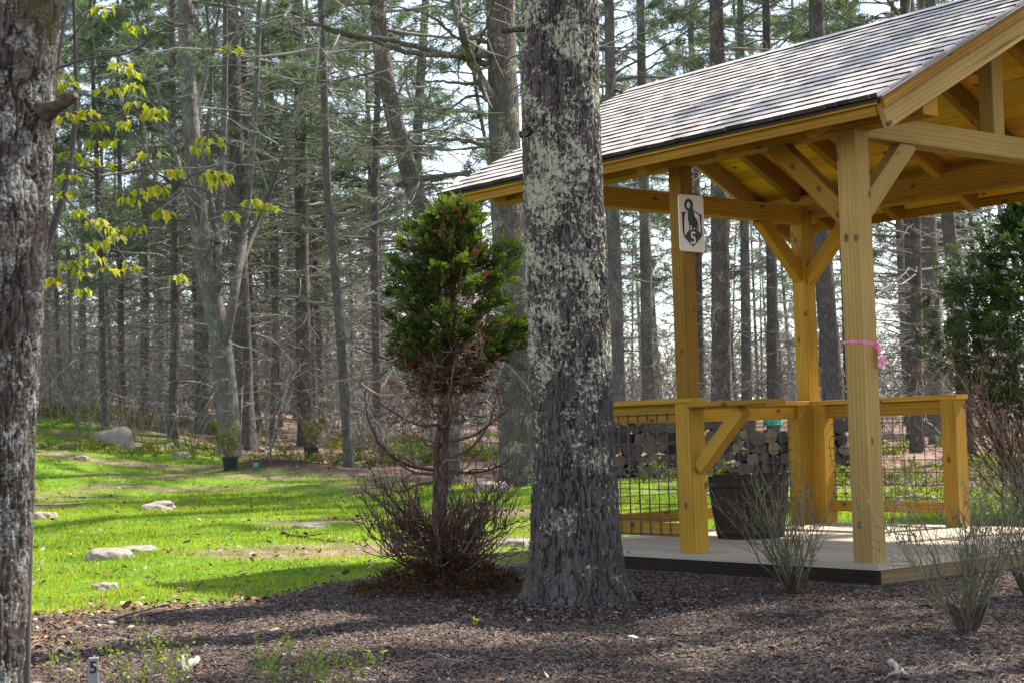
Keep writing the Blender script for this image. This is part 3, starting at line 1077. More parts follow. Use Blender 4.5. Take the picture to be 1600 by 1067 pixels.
# ------------------------------------------------------------------ half barrel on the deck
bp = at(1173, 838, 12.15)
bar = empty('half_barrel', (bp[0], bp[1], HD))
tag(bar, 'dark half wine barrel planter standing on the pavilion deck', 'barrel')
mb = MB()
ns, per, hgt = 22, 6, 0.47
prof = [(0.0, 0.245), (0.12, 0.268), (0.25, 0.286), (0.38, 0.299), (0.47, 0.305)]
ang = np.linspace(0, 2 * PI, ns * per, endpoint=False)
grv = np.where(np.arange(ns * per) % per == 0, 0.003, 0.0)
jit = np.repeat(rng.uniform(-0.002, 0.002, ns), per)
jtop = np.repeat(rng.uniform(-0.006, 0.006, ns), per)
rings = []
for z, r in prof:
    rad = r - grv + jit
    rings.append(np.stack([np.cos(ang) * rad, np.sin(ang) * rad, 0 * ang + z + (jtop if z == hgt else 0)], -1))
for z, r in ((0.47, 0.277), (0.30, 0.262), (0.30, 0.001)):
    rings.append(np.stack([np.cos(ang) * r, np.sin(ang) * r, 0 * ang + z + (jtop if z == hgt else 0)], -1))
k = ns * per
V = np.concatenate(rings)
F, Rn = [], []
srn = np.repeat(rng.random(ns), per)
for i in range(len(rings) - 1):
    for j in range(k):
        F.append([i * k + j, i * k + (j + 1) % k, (i + 1) * k + (j + 1) % k, (i + 1) * k + j])
        Rn.append(srn[j])
mb.add(V, F, 0, np.array(Rn))
mb.build('staves', M_BARREL, bar)
for z, r in ((0.05, 0.2545), (0.405, 0.3005)):
    mb = MB()
    a_ = np.linspace(0, 2 * PI, 65)[:-1]
    V = np.concatenate([np.stack([np.cos(a_) * (r + dr), np.sin(a_) * (r + dr), 0 * a_ + z + dz], -1) for dr, dz in ((-0.004, -0.02), (0.002, -0.02), (0.0045, 0.02), (-0.001, 0.02))])
    F = [[q * 64 + j, q * 64 + (j + 1) % 64, (q + 1) * 64 + (j + 1) % 64, (q + 1) * 64 + j] for q in range(3) for j in range(64)]
    mb.add(V, F, 0)
    mb.build('hoop', M_HOOP, bar, smooth=True)
mb = MB()
a_ = np.linspace(0, 2 * PI, 41)[:-1]
V = [[0, 0, 0.37]] + [[0.2 * math.cos(a), 0.2 * math.sin(a), 0.365 + 0.02 * random.random()] for a in a_] + [[0.272 * math.cos(a), 0.272 * math.sin(a), 0.345] for a in a_]
mb.add(V, [[0, 1 + i, 1 + (i + 1) % 40] for i in range(40)], 0)
mb.add(np.zeros((0, 3)), np.array([[1 + i, 41 + i, 41 + (i + 1) % 40, 1 + (i + 1) % 40] for i in range(40)]) - 81, 0)
mb.build('soil', M_CHIP, bar)
M_GREENSH = leaf_mat('sprout_green', [(0, (0.10, 0.17, 0.02)), (0.7, (0.24, 0.32, 0.03)), (1, (0.36, 0.36, 0.06))], 0.4)

# ------------------------------------------------------------------ firewood stack
M_LOGB = bark_mat('log_bark', (0.06, 0.05, 0.045), (0.17, 0.14, 0.12), amount=0.0, sc=1.6)
m, t, b = mat('log_end', 0.85, 0.15)
oi = N(t, 'ShaderNodeObjectInfo')
v = coords(t)
wv = N(t, 'ShaderNodeTexWave', i_Scale=14.0, i_Distortion=3.0, i_Detail=2.0, wave_type='RINGS', rings_direction='Y')
t.links.new(v, wv.inputs['Vector'])
cr = ramp(t, [(0, (0.04, 0.034, 0.03)), (0.45, (0.09, 0.072, 0.06)), (0.8, (0.16, 0.115, 0.08)), (1, (0.28, 0.20, 0.13))], oi.outputs['Random'])
c = mixc(t, 0.35, cr.outputs[0], ramp(t, [(0.2, 0.45), (0.8, 1.1)], wv.outputs['Fac']).outputs[0], 'MULTIPLY')
c = mixc(t, 0.5, c, ramp(t, [(0.3, 0.3), (0.7, 1.1)], noise(t, v, 9, 4)).outputs[0], 'MULTIPLY')
t.links.new(c, b.inputs['Base Color'])
M_LOGE = m
log_meshes = []
for q in range(8):
    mb = MB()
    n_ = 22
    a_ = np.linspace(0, 2 * PI, n_, endpoint=False)
    rad = 1 + 0.09 * np.sin(2 * a_ + q) + 0.05 * np.sin(3 * a_ + 2 * q) + rng.normal(0, 0.02, n_)
    if q in (2, 5):
        rad = np.minimum(rad, 0.45 / np.maximum(np.cos(a_ - q), 0.42))
    rings = []
    for y, s_ in ((0, 0.0), (0.0, 0.55), (0.004, 0.96), (0.012, 1.0), (0.24, 1.0 + 0.04 * (q % 3)), (0.46, 0.98), (0.46, 0.0)):
        rings.append(np.stack([np.cos(a_) * rad * s_, 0 * a_ + y, np.sin(a_) * rad * s_], -1))
    V = np.concatenate(rings)
    for i in range(6):
        mb.add(V[i * n_:(i + 2) * n_], [[j, n_ + j, n_ + (j + 1) % n_, (j + 1) % n_] for j in range(n_)], 1 if i in (0, 1, 5) else 0)
    log_meshes.append(mb.mesh('firewood', [M_LOGB, M_LOGE], smooth=False))
ordw = ['first', 'second', 'third', 'fourth', 'fifth', 'sixth', 'seventh', 'eighth', 'ninth', 'tenth', 'eleventh', 'twelfth', 'thirteenth', 'fourteenth', 'fifteenth', 'sixteenth', 'seventeenth', 'eighteenth', 'nineteenth', 'twentieth', 'twenty-first', 'twenty-second', 'twenty-third', 'twenty-fourth', 'twenty-fifth']
lp0, lp1 = at(948, 755, 22.5), at(1335, 750, 22.0)
rown = ['bottom row', 'second row', 'third row', 'fourth row', 'fifth row', 'top row']
first_log = None
LOGTOP = 0
for row in range(6):
    x = lp0[0] + (0.11 if row % 2 else 0.0) + row * 0.02
    k = 0
    xe = lp1[0] - row * 0.05
    while x < xe:
        r = random.choice((random.uniform(0.065, 0.09), random.uniform(0.08, 0.112)))
        x += r * 0.93
        f_ = (x - lp0[0]) / (lp1[0] - lp0[0])
        y = lp0[1] * (1 - f_) + lp1[1] * f_ + random.uniform(-0.05, 0.05)
        z = float(terrain(x, y + 0.2)) + 0.08 + row * 0.147 + random.uniform(-0.022, 0.022)
        x += r * 0.93
        if row >= 4 and ((row == 5 and random.random() < 0.10) or abs(x - r - at(1209, 660, 22.2)[0]) < 0.22):
            continue
        o = bpy.data.objects.new('firewood_log', random.choice(log_meshes))
        COL.objects.link(o)
        o.location = (x - r, y, z)
        o.scale = (r, 1, r)
        o.rotation_euler = (random.uniform(-0.05, 0.05), random.uniform(0, 6.28), random.uniform(-0.22, 0.22))
        tag(o, 'firewood log, %s from the left in the %s of the stack' % (ordw[min(k, 24)], rown[row]), 'log', 'firewood logs in the stack behind the pavilion')
        k += 1
        LOGTOP = max(LOGTOP, z + r)
# a teal tub upside down on the stack
tp = at(1209, 660, 22.35)
tub = empty('plastic_tub', (tp[0], tp[1] + 0.05, at(1209, 664, 22.35)[2]))
tag(tub, 'teal plastic tub lying upside down on top of the firewood stack', 'tub')
mb = MB()
a_ = np.linspace(0, 2 * PI, 28, endpoint=False)
pr = [(0.128, 0.0), (0.132, 0.012), (0.12, 0.016), (0.108, 0.11), (0.098, 0.122), (0.001, 0.124)]
V = np.concatenate([np.stack([np.cos(a_) * r * 1.1, np.sin(a_) * r, 0 * a_ + z], -1) for r, z in pr])
mb.add(V, [[i * 28 + j, i * 28 + (j + 1) % 28, (i + 1) * 28 + (j + 1) % 28, (i + 1) * 28 + j] for i in range(5) for j in range(28)], 0)
mb.build('shell', M_TEAL, tub, smooth=False)
mb = MB()
tubes(mb, spline([[-0.14, -0.02, 0.01], [-0.10, -0.13, 0.03], [0.0, -0.16, 0.05], [0.10, -0.13, 0.03], [0.14, -0.02, 0.01]], 14), 0.004, 6)
mb.build('handle', M_WIRE, tub, smooth=True)
#PART3
# ------------------------------------------------------------------ trees
def trunk_mesh(pts, r0, r1, k=40, sides=14, flare=0.35, mtl=None, seed=0, rough=0.05):
    p = spline(pts, k)
    d = np.concatenate([[0], np.cumsum(np.linalg.norm(np.diff(p, axis=0), axis=1))])
    t = d / d[-1]
    r = r0 + (r1 - r0) * t + r0 * flare * np.exp(-d / (1.6 * r0))
    mb = MB()
    T = norm(np.gradient(p, axis=0))
    A = norm(np.cross(T, np.array([0.05, 1.0, 0.02])))
    B = np.cross(T, A)
    an = np.linspace(0, 2 * PI, sides, endpoint=False)
    w_ = 1 + rough * np.sin(an[None] * 3 + seed + d[:, None] * 0.8) + rough * rng.normal(0, 0.6, (k, sides))
    w_ = w_ + (flare * 0.5 * np.exp(-d / (1.2 * r0)))[:, None] * np.sin(an[None] * 5 + seed)
    V = p[:, None] + (r[:, None] * w_)[..., None] * (np.cos(an)[None, :, None] * A[:, None] + np.sin(an)[None, :, None] * B[:, None])
    i = np.arange(k - 1)[:, None] * sides
    s = np.arange(sides)[None]
    s2 = (s + 1) % sides
    mb.add(V.reshape(-1, 3), np.stack([i + s, i + s2, i + sides + s2, i + sides + s], -1).reshape(-1, 4))
    return mb, p, d, r


def grow_limbs(mb, path, zs, lens, az, el, droop, rad, mat=0, sub=7, tmin=0.2, k=6, sublen=0.38, subr=0.004, wig=0.06, sides=4):
    """dead or live limbs off a trunk path; returns the sub-twig points (n,4,3) and their limb heights"""
    n = len(zs)
    base = np.stack([np.interp(zs, path[:, 2], path[:, i]) for i in range(3)], -1)
    t = np.linspace(0, 1, k)
    hd_ = np.stack([np.cos(az), np.sin(az)], -1)
    P = np.zeros((n, k, 3))
    P[:, :, :2] = base[:, None, :2] + hd_[:, None] * (lens * np.cos(el))[:, None, None] * t[None, :, None]
    P[:, :, 2] = base[:, None, 2] + lens[:, None] * (np.sin(el)[:, None] * t + droop[:, None] * t ** 2)
    wg = np.cumsum(rng.normal(0, wig, (n, k, 3)) * lens[:, None, None] * 0.5, axis=1)
    wg -= wg[:, :1]
    P += wg
    R = rad[:, None] * (1 - 0.85 * t)[None]
    tubes(mb, P, R, sides, mat)
    if sub <= 0:
        return np.zeros((0, 4, 3)), np.zeros(0), P
    li = np.repeat(np.arange(n), sub)
    tt = rng.uniform(tmin, 1.0, n * sub)
    f = tt * (k - 1)
    i0 = np.minimum(f.astype(int), k - 2)
    u = (f - i0)[:, None]
    b = P[li, i0] * (1 - u) + P[li, i0 + 1] * u
    d = norm(P[li, i0 + 1] - P[li, i0])
    sg = np.where(rng.random(n * sub) < 0.5, -1, 1)
    an = sg * np.radians(rng.uniform(25, 75, n * sub))
    ca, sa = np.cos(an), np.sin(an)
    d2 = np.stack([d[:, 0] * ca - d[:, 1] * sa, d[:, 0] * sa + d[:, 1] * ca, d[:, 2] + rng.uniform(-0.35, 0.30, n * sub)], -1)
    d2 = norm(d2)
    ln = lens[li] * sublen * rng.uniform(0.35, 1.1, n * sub) * (1.15 - 0.6 * tt)
    q = np.linspace(0, 1, 4)
    S = b[:, None] + d2[:, None] * (ln[:, None] * q[None])[..., None]
    S[:, :, 2] += (ln * rng.uniform(-0.25, 0.22, n * sub))[:, None] * q[None] ** 2
    S += rng.normal(0, 0.03, S.shape) * ln[:, None, None] * q[None, :, None]
    tubes(mb, S, (np.maximum(subr, rad[li] * 0.3)[:, None] * (1 - 0.7 * q)[None]), 3, mat)
    return S, base[li, 2], P


def needles(mb, P, D, per=10, ln=0.12, wd=0.006, spread=0.8, mat=0, rbase=None):
    """tufts of long needles: P (n,3) places, D (n,3) directions"""
    n = len(P)
    d = norm(D[:, None] * 0.7 + rng.normal(0, spread, (n, per, 3)))
    l = ln * rng.uniform(0.6, 1.15, (n, per, 1))
    s = norm(np.cross(d, rng.normal(0, 1, (n, per, 3)))) * wd
    b = np.broadcast_to(P[:, None], d.shape) + rng.normal(0, ln * 0.25, d.shape)
    V = np.stack([b - s, b + s, b + d * l], 2)
    r = np.clip((rng.random(n) if rbase is None else rbase)[:, None] + rng.normal(0, 0.12, (n, per)), 0, 1)
    mb.add(V.reshape(-1, 3), np.arange(n * per * 3).reshape(-1, 3), mat, r.ravel())


def pine_parts(pts, r0, r1, zdead, zfol, ztop, ndead, nlive, seed, lmax=2.4, k=40, sides=14, sub=7, tuft=10, flare=0.3, tw=0.006, azr=None, bark=None, fol_sub=17, live_len=2.9, per_w=0.007, nl=0.13):
    """returns the meshes trunk, dead limbs, crown"""
    tm, p, d, r = trunk_mesh(pts, r0, r1, k, sides, flare, seed=seed)
    trunk = tm
    lm = MB()
    z0 = p[0, 2]
    zs = z0 + np.linspace(zdead, zfol + 1.5, ndead) + rng.normal(0, 0.12, ndead)
    # whorls: snap heights
    zs = np.round(zs / 0.30) * 0.30 + rng.normal(0, 0.05, ndead)
    zs = np.maximum(zs, z0 + 0.5)
    az = rng.uniform(0, 2 * PI, ndead) if azr is None else rng.uniform(azr[0], azr[1], ndead)
    hfac = np.clip((zs - z0) / max(zfol, 1), 0.15, 1.2)
    lens = lmax * rng.uniform(0.25, 1.0, ndead) * (0.55 + 0.5 * hfac)
    grow_limbs(lm, p, zs, lens, az, np.radians(rng.normal(4, 12, ndead)), rng.normal(-0.08, 0.14, ndead), 0.007 + 0.007 * lens, sub=sub, sides=4, subr=tw)
    cm = MB()
    nlive = int(nlive * 0.78)
    if nlive:
        zs = z0 + zfol + (ztop - zfol) * np.clip((np.arange(nlive) + rng.random(nlive)) / nlive, 0, 1) ** 1.2
        fr = (zs - z0 - zfol) / (ztop - zfol)
        lens = live_len * (1.05 - 0.75 * fr) * rng.uniform(0.6, 1.1, nlive)
        az = rng.uniform(0, 2 * PI, nlive)
        S, hz, P = grow_limbs(lm, p, zs, lens, az, np.radians(rng.normal(8, 10, nlive) + 25 * fr), rng.normal(0.02, 0.1, nlive), 0.008 + 0.008 * lens, sub=fol_sub, tmin=0.42, sides=4, subr=tw)
        pts_ = np.concatenate([S[:, 1], S[:, 2], S[:, 3]])
        dr = np.concatenate([S[:, 2] - S[:, 1], S[:, 3] - S[:, 2], S[:, 3] - S[:, 2]])
        rb = np.tile(np.clip(rng.normal(0.45, 0.22, len(S)), 0, 1), 3)
        needles(cm, pts_, norm(dr), tuft, nl, per_w, 0.7, rbase=rb)
    return trunk, lm, (cm if nlive else None)


def emit_tree(name, label, loc, parts, bark, limb=M_LIMB, crown=M_NEEDLE, group=None, rz=0.0, cat='tree'):
    t_ = empty(name, loc, rz)
    tag(t_, label, cat, group)
    tr, lm, cm = parts
    tr.build('trunk', bark, t_, smooth=True)
    lm.build('limbs', limb, t_, smooth=True)
    if cm is not None:
        cm.build('crown', crown, t_)
    return t_


def px_path(pix, Z, base=None):
    """trunk through photo pixels at distance Z, first point on the ground; returns local pts and base"""
    pts = [at(a, b_, Z) for a, b_ in pix]
    b0 = pts[0]
    b0 = on(b0[0], b0[1])
    pts[0] = b0
    out = [np.array(q) - b0 for q in pts]
    out[0] = np.array([0, 0, -0.12])
    # keep going up beyond the frame
    dlt = out[-1] - out[-2]
    dlt = dlt / np.linalg.norm(dlt)
    return out, b0, dlt


# --- the big lichened pine in front --------------------------------------
def big_trunk(name, label, pix, Z, wpx, bark, flare, seed, lump=0.0115, nz=1300, nth=380, group=None, cells=56):
    cl = [at(a, b_, Z) for a, b_ in pix]
    base = on(cl[0][0], cl[0][1])
    cl = np.array([c - base for c in cl])
    cl[0] = (cl[0][0], cl[0][1], -0.06)
    zc = cl[:, 2]
    z = np.linspace(-0.06, zc[-1], nz)
    cx = np.interp(z, zc, cl[:, 0])
    cy = np.interp(z, zc, cl[:, 1])
    rr = np.interp(z, zc, np.array(wpx) / F_PX * Z / 2)
    th = np.linspace(0, 2 * PI, nth, endpoint=False)
    ZZ_, TH = np.meshgrid(z, th, indexing='ij')
    # bark: anastomosing vertical furrows between flat plates
    def pn(per, zs, sd, o=3):
        r, am, tot = 0, 1.0, 0
        for q in range(o):
            p_ = per * 2 ** q
            x_ = TH / (2 * PI) * p_
            y_ = ZZ_ / zs * 2 ** q
            i_ = np.floor(x_).astype(np.int64)
            j_ = np.floor(y_).astype(np.int64)
            u_, v_ = x_ - i_, y_ - j_
            u_ = u_ * u_ * (3 - 2 * u_)
            v_ = v_ * v_ * (3 - 2 * v_)
            i0, i1 = i_ % p_, (i_ + 1) % p_
            r = r + am * ((vhash(i0, j_, 0, sd + q) * (1 - u_) + vhash(i1, j_, 0, sd + q) * u_) * (1 - v_) + (vhash(i0, j_ + 1, 0, sd + q) * (1 - u_) + vhash(i1, j_ + 1, 0, sd + q) * u_) * v_)
            tot += am
            am *= 0.5
        return r / tot
    f1 = np.abs(pn(int(cells * 0.8), 0.20, seed, 3) - 0.5) * 13
    f2 = np.abs(pn(int(cells * 1.5), 0.12, seed + 20, 2) - 0.5) * 8
    f3 = np.abs(pn(cells // 2, 0.045, seed + 40, 3) - 0.5) * 16 + 0.35
    e_ = np.clip(np.minimum(np.minimum(f1, f2), f3), 0, 1)
    hgt = lump * (e_ ** 0.8 - 0.7) + lump * 0.9 * (pn(cells * 3, 0.03, seed + 60, 3) - 0.5) + lump * 0.8 * (pn(cells, 0.07, seed + 80, 2) - 0.5)
    big = 0.035 * (fbm(np.cos(TH) * 1.3 + 9, ZZ_ * 1.1 + np.sin(TH) * 1.3, seed + 9, 2) - 0.5) * rr[:, None] / 0.23
    fl = flare * np.exp(-np.maximum(ZZ_, 0) / 0.16) * (0.6 + 0.75 * np.abs(np.sin(TH * 2.5 + seed)) ** 1.5)
    R = rr[:, None] + hgt + big + fl
    V = np.stack([cx[:, None] + R * np.cos(TH), cy[:, None] + R * np.sin(TH), ZZ_], -1)
    i = np.arange(nz - 1)[:, None] * nth
    s = np.arange(nth)[None]
    s2 = (s + 1) % nth
    mb = MB()
    mb.add(V.reshape(-1, 3), np.stack([i + s, i + s2, i + nth + s2, i + nth + s], -1).reshape(-1, 4))
    t_ = empty(name, base)
    tag(t_, label, 'tree', group)
    o = mb.build('trunk', bark, t_, smooth=True)
    at_ = o.data.attributes.new('ridge', 'FLOAT', 'POINT')
    at_.data.foreach_set('value', e_.ravel())
    return t_, base, cl, rr


pine_t, pine_b, pine_c, _ = big_trunk('pine_tree', 'thick foreground pine trunk with pale lichen beside the pavilion', [(905, 945), (898, 800), (890, 500), (880, 250), (874, 0), (866, -260)], 8.9, [140, 136, 126, 121, 118, 108], M_PINE, 0.085, 3)
# its upper stem, limbs and crown above the frame
top = pine_c[-1]
pt, lm, cm = pine_parts([top - np.array([0, 0, 0.1]), top + np.array([-0.1, 0.1, 3.0]), top + np.array([0, 0.2, 8.0])], 0.20, 0.05, 0.6, 2.6, 8.0, 14, 44, 5, flare=0.0, sub=5)
pt.build('trunk', M_PINE, pine_t, smooth=True)
lm.build('limbs', M_LIMB, pine_t, smooth=True)
cm.build('crown', M_NEEDLE, pine_t)
# the stubs on the pine
for (a0, a1, rad) in (((822, 48), (785, 50), 0.017), ((822, 205), (815, 212), 0.028)):
    A, B = at(a0[0] + 18, a0[1], 8.85) - pine_b, at(a1[0], a1[1], 8.75) - pine_b
    mb = MB()
    tubes(mb, spline([A, (A + B) / 2 + np.array([0, -0.01, 0.008]), B], 6), [np.linspace(rad * 1.2, rad * 0.8, 6)], 9, cap=True)
    mb.build('branch_stub', M_PINE, pine_t, smooth=True)

left_t, left_b, left_c, _ = big_trunk('oak_tree', 'dark mossy tree trunk in the left foreground with a broken branch stub', [(-110, 1260), (-92, 1067), (-76, 800), (-63, 500), (-46, 200), (-34, 0), (-22, -260)], 4.7, [236, 232, 236, 240, 244, 244, 238], M_LEFT, 0.05, 11, lump=0.011, nz=1000, cells=46)
A, B = at(70, 176, 4.62) - left_b, at(119, 149, 4.55) - left_b
mb = MB()
tubes(mb, spline([A, A * 0.5 + B * 0.5 + np.array([0, 0, -0.004]), B], 7), [np.array([0.032, 0.026, 0.020, 0.0185, 0.018, 0.016, 0.009])], 10, cap=True)
mb.build('branch_stub', ramp_mat('broken_wood', [(0, (0.10, 0.075, 0.06)), (1, (0.22, 0.165, 0.13))], 0.9, 0.1, 50, 0.9), left_t, smooth=True)
top = left_c[-1]
pt, lm, _c = pine_parts([top - np.array([0, 0, 0.1]), top + np.array([0.1, 0.0, 2.0]), top + np.array([0.2, 0.1, 6.0])], 0.21, 0.05, 0.5, 5.0, 6.0, 22, 0, 5, flare=0.0, sub=8, azr=(1.6, 4.6))
pt.build('trunk', M_LEFT, left_t, smooth=True)
lm.build('limbs', M_LIMB, left_t, smooth=True)

# --- named trees of the wood's edge ---------------------------------------
KEY = [
    # name, label, pixels, Z, r0, bark, dict
    ('pine_tree', 'large lichened pine close behind the foreground pine, with a heavy crooked limb', [(818, 757), (806, 560), (792, 300), (782, 60), (776, -200)], 20.0, 0.255, M_BARKL, dict(zfol=7.5, ndead=46, nlive=30, lmax=2.6)),
    ('pine_tree', 'grey leaning trunk bending left above the green cypress', [(705, 745), (690, 420), (648, 300), (612, 170), (592, 40), (580, -160)], 23.0, 0.165, M_BARKL, dict(zfol=6.6, ndead=52, nlive=34, lmax=2.4)),
    ('dead_tree', 'slim dark crooked tree standing alone at the far lawn edge', [(546, 728), (537, 600), (524, 430), (512, 300), (506, 120), (498, -80)], 26.5, 0.085, M_BARKD, dict(zfol=6.5, ndead=60, nlive=16, lmax=1.6)),
    ('maple_tree', 'broad grey forked tree with several upright stems behind the black pots', [(358, 700), (352, 600), (338, 500), (318, 400), (306, 280), (292, 100), (285, -120)], 29.5, 0.21, M_BARK, dict(zfol=9.5, ndead=46, nlive=0, lmax=2.6)),
    ('pine_tree', 'dark straight pine right behind the forked grey tree', [(385, 694), (378, 500), (370, 250), (362, 0), (356, -160)], 32.0, 0.19, M_BARKD, dict(zfol=5.6, ndead=50, nlive=46, lmax=2.2)),
    ('pine_tree', 'straight dark pine left of the slim crooked tree', [(478, 690), (474, 500), (470, 250), (466, 0), (462, -150)], 34.0, 0.17, M_BARKD, dict(zfol=5.4, ndead=50, nlive=46, lmax=2.2)),
    ('pine_tree', 'thick lichened trunk seen between the sign post and the back post', [(1128, 700), (1127, 500), (1124, 300), (1120, 60), (1116, -150)], 27.0, 0.18, M_BARKL, dict(zfol=7.6, ndead=36, nlive=34, lmax=2.0)),
    ('pine_tree', 'dark thick trunk seen just right of the back post', [(1306, 690), (1299, 560), (1288, 430), (1280, 250), (1274, -60)], 26.0, 0.18, M_BARKD, dict(zfol=8.0, ndead=30, nlive=34, lmax=1.8)),
    ('pine_tree', 'dark straight trunk right of the front corner post', [(1428, 680), (1425, 500), (1420, 320), (1414, 60), (1410, -100)], 31.0, 0.13, M_BARKD, dict(zfol=7.5, ndead=46, nlive=30, lmax=1.7)),
    ('pine_tree', 'straight grey trunk above the right end of the rail', [(1465, 678), (1460, 500), (1452, 320), (1445, 60), (1440, -100)], 29.0, 0.135, M_BARK, dict(zfol=7.8, ndead=50, nlive=34, lmax=1.9)),
    ('pine_tree', 'leaning dark trunk rising behind the dark evergreen on the right', [(1512, 690), (1502, 560), (1490, 430), (1477, 300), (1462, 100), (1450, -60)], 24.0, 0.12, M_BARKD, dict(zfol=7.5, ndead=46, nlive=30, lmax=1.9)),
    ('pine_tree', 'grey trunk just right of the foreground pine', [(966, 690), (962, 450), (955, 200), (950, -60)], 30.0, 0.15, M_BARK, dict(zfol=6.8, ndead=44, nlive=40, lmax=2.2)),
    ('pine_tree', 'brown trunk left of the sign seen over the wire mesh', [(1015, 690), (1010, 450), (1004, 200), (1000, -60)], 33.0, 0.14, M_BARK, dict(zfol=7.2, ndead=44, nlive=40, lmax=2.0)),
    ('pine_tree', 'straight trunk halfway between the shelf and the back post', [(1168, 690), (1165, 450), (1160, 200), (1156, -60)], 35.0, 0.125, M_BARK, dict(zfol=7.6, ndead=40, nlive=40, lmax=1.8)),
    ('pine_tree', 'dark trunk close left of the back post', [(1208, 690), (1206, 450), (1200, 200), (1196, -60)], 32.0, 0.125, M_BARKD, dict(zfol=7.6, ndead=40, nlive=40, lmax=1.8)),
]
key_trunks = []
for i, (nm, lb, pix, Z, r0, bark, kw) in enumerate(KEY):
    out, b0, dl = px_path(pix, Z)
    hz = out[-1][2]
    extra = out[-1] + dl * 5.0 + np.array([0, 0, 0])
    pts = out + [extra]
    parts = pine_parts(pts, r0, r0 * 0.35, 0.8, kw['zfol'], extra[2] - 0.2, kw['ndead'], kw['nlive'], i, lmax=kw['lmax'], k=46, sides=16, sub=12, tuft=11)
    if nm == 'maple_tree':      # upright forks
        for (fp, rr0) in (([(346, 560), (366, 460), (386, 330), (400, 150), (408, -60)], 0.10), ([(338, 520), (340, 400), (348, 250), (352, 80), (350, -80)], 0.10),
                          ([(372, 430), (410, 330), (450, 220), (480, 120)], 0.05), ([(315, 380), (280, 260), (250, 150), (228, 40)], 0.05), ([(342, 380), (322, 250), (330, 120), (318, -40)], 0.055), ([(300, 200), (330, 90), (350, -40)], 0.045)):
            fpts = spline([at(a, b_, Z + random.uniform(-0.8, 0.8) * (j_ > 0)) - b0 for j_, (a, b_) in enumerate(fp)], 24)
            tubes(parts[0], fpts, [np.linspace(rr0, rr0 * 0.35, 24)], 8)
            n_ = 16
            zs = rng.uniform(fpts[3, 2], fpts[-1, 2], n_)
            grow_limbs(parts[1], fpts, zs, rng.uniform(0.5, 1.6, n_), rng.uniform(0, 6.28, n_), np.radians(rng.uniform(20, 65, n_)), rng.normal(0.0, 0.1, n_), np.full(n_, 0.014), sub=9)
    if i == 0:                  # the crooked limb and the long bare ones reaching left
        for (fp, rr0) in (([(795, 205), (765, 150), (738, 100), (722, 50), (708, 0), (700, -60)], 0.085),
                          ([(790, 112), (740, 95), (680, 82), (600, 62), (520, 50), (455, 18), (440, 38)], 0.05),
                          ([(795, 85), (735, 86), (650, 84), (570, 60), (500, 42), (440, 40)], 0.045),
                          ([(795, 240), (750, 225), (690, 218), (650, 225), (625, 200)], 0.03), ([(798, 290), (740, 275), (690, 276), (650, 282)], 0.04),
                          ([(795, 130), (740, 132), (690, 128), (640, 130)], 0.03), ([(735, 95), (760, 40), (778, -20)], 0.03), ([(790, 65), (720, 60), (660, 20), (560, 5)], 0.028), ([(800, 180), (740, 150), (700, 170), (640, 165), (600, 170)], 0.022)):
            fpts = spline([at(a, b_, Z - 0.25 * j_ * (j_ > 0) * random.uniform(0.6, 1.4)) - b0 for j_, (a, b_) in enumerate(fp)], 26)
            fpts[1:-1] += rng.normal(0, 0.008, (24, 3))
            tubes(parts[0], fpts, [np.linspace(rr0, rr0 * 0.3, 26)], 8)
            n_ = 9
            q_ = rng.integers(6, 26, n_)
            for qq in q_:
                dd = norm(rng.normal(0, 1, 3) * np.array([1, 1, 0.7])) * random.uniform(0.3, 0.9)
                tw_ = spline([fpts[qq], fpts[qq] + dd * 0.5 + np.array([0, 0, -0.04]), fpts[qq] + dd], 6)
                tubes(parts[1], tw_, [np.linspace(rr0 * 0.25, 0.004, 6)], 4)
    if i == 1:                  # a broken stub hanging to the left
        for fp, rr0 in (([(630, 288), (612, 290), (598, 305), (578, 318)], 0.04), ([(660, 280), (700, 275), (735, 270)], 0.05)):
            fpts = spline([at(a, b_, Z - 0.4 * j_) - b0 for j_, (a, b_) in enumerate(fp)], 12)
            tubes(parts[0], fpts, [np.linspace(rr0, rr0 * 0.6, 12)], 8, cap=True)
    emit_tree(nm, lb, b0, parts, bark)
    key_trunks.append((b0[0], b0[1]))

# --- the crowd of pines: a few variants, many copies -----------------------
VAR = []
for q in range(7):
    h = [15.0, 14.0, 16.0, 13.0, 15.0, 14.5, 12.5][q]
    lean = rng.normal(0, 0.25, 2)
    bend = rng.normal(0, 0.12, 2)
    pts = [(0, 0, -0.15), (lean[0] * 0.3 + bend[0], lean[1] * 0.3 + bend[1], h * 0.33), (lean[0] * 0.7 - bend[0], lean[1] * 0.7, h * 0.66), (lean[0], lean[1], h)]
    zf = [4.6, 6.0, 4.0, 6.6, 5.2, 7.5, 3.6][q]
    parts = pine_parts(pts, [0.12, 0.095, 0.15, 0.08, 0.11, 0.065, 0.10][q], 0.03, 0.7, zf, h - 0.2, 84, [58, 46, 62, 40, 54, 26, 52][q], q, lmax=[2.4, 2.1, 2.6, 1.8, 2.3, 1.8, 2.0][q], k=26, sides=10, sub=12, tuft=11, tw=0.0055, per_w=0.009, nl=0.16)
    bk = [M_BARK, M_BARKD, M_BARK, M_BARKD, M_BARKL, M_BARK, M_BARKD][q]
    VAR.append((parts[0].mesh('trunk', bk, True), parts[1].mesh('limbs', M_LIMB, True), parts[2].mesh('crown', M_NEEDLE)))

spots = []


def try_spot(x, y, dmin):
    for a, b_ in key_trunks:
        if math.hypot(a - x, b_ - y) < dmin:
            return False
    for a, b_, *_ in spots:
        if math.hypot(a - x, b_ - y) < dmin:
            return False
    return True


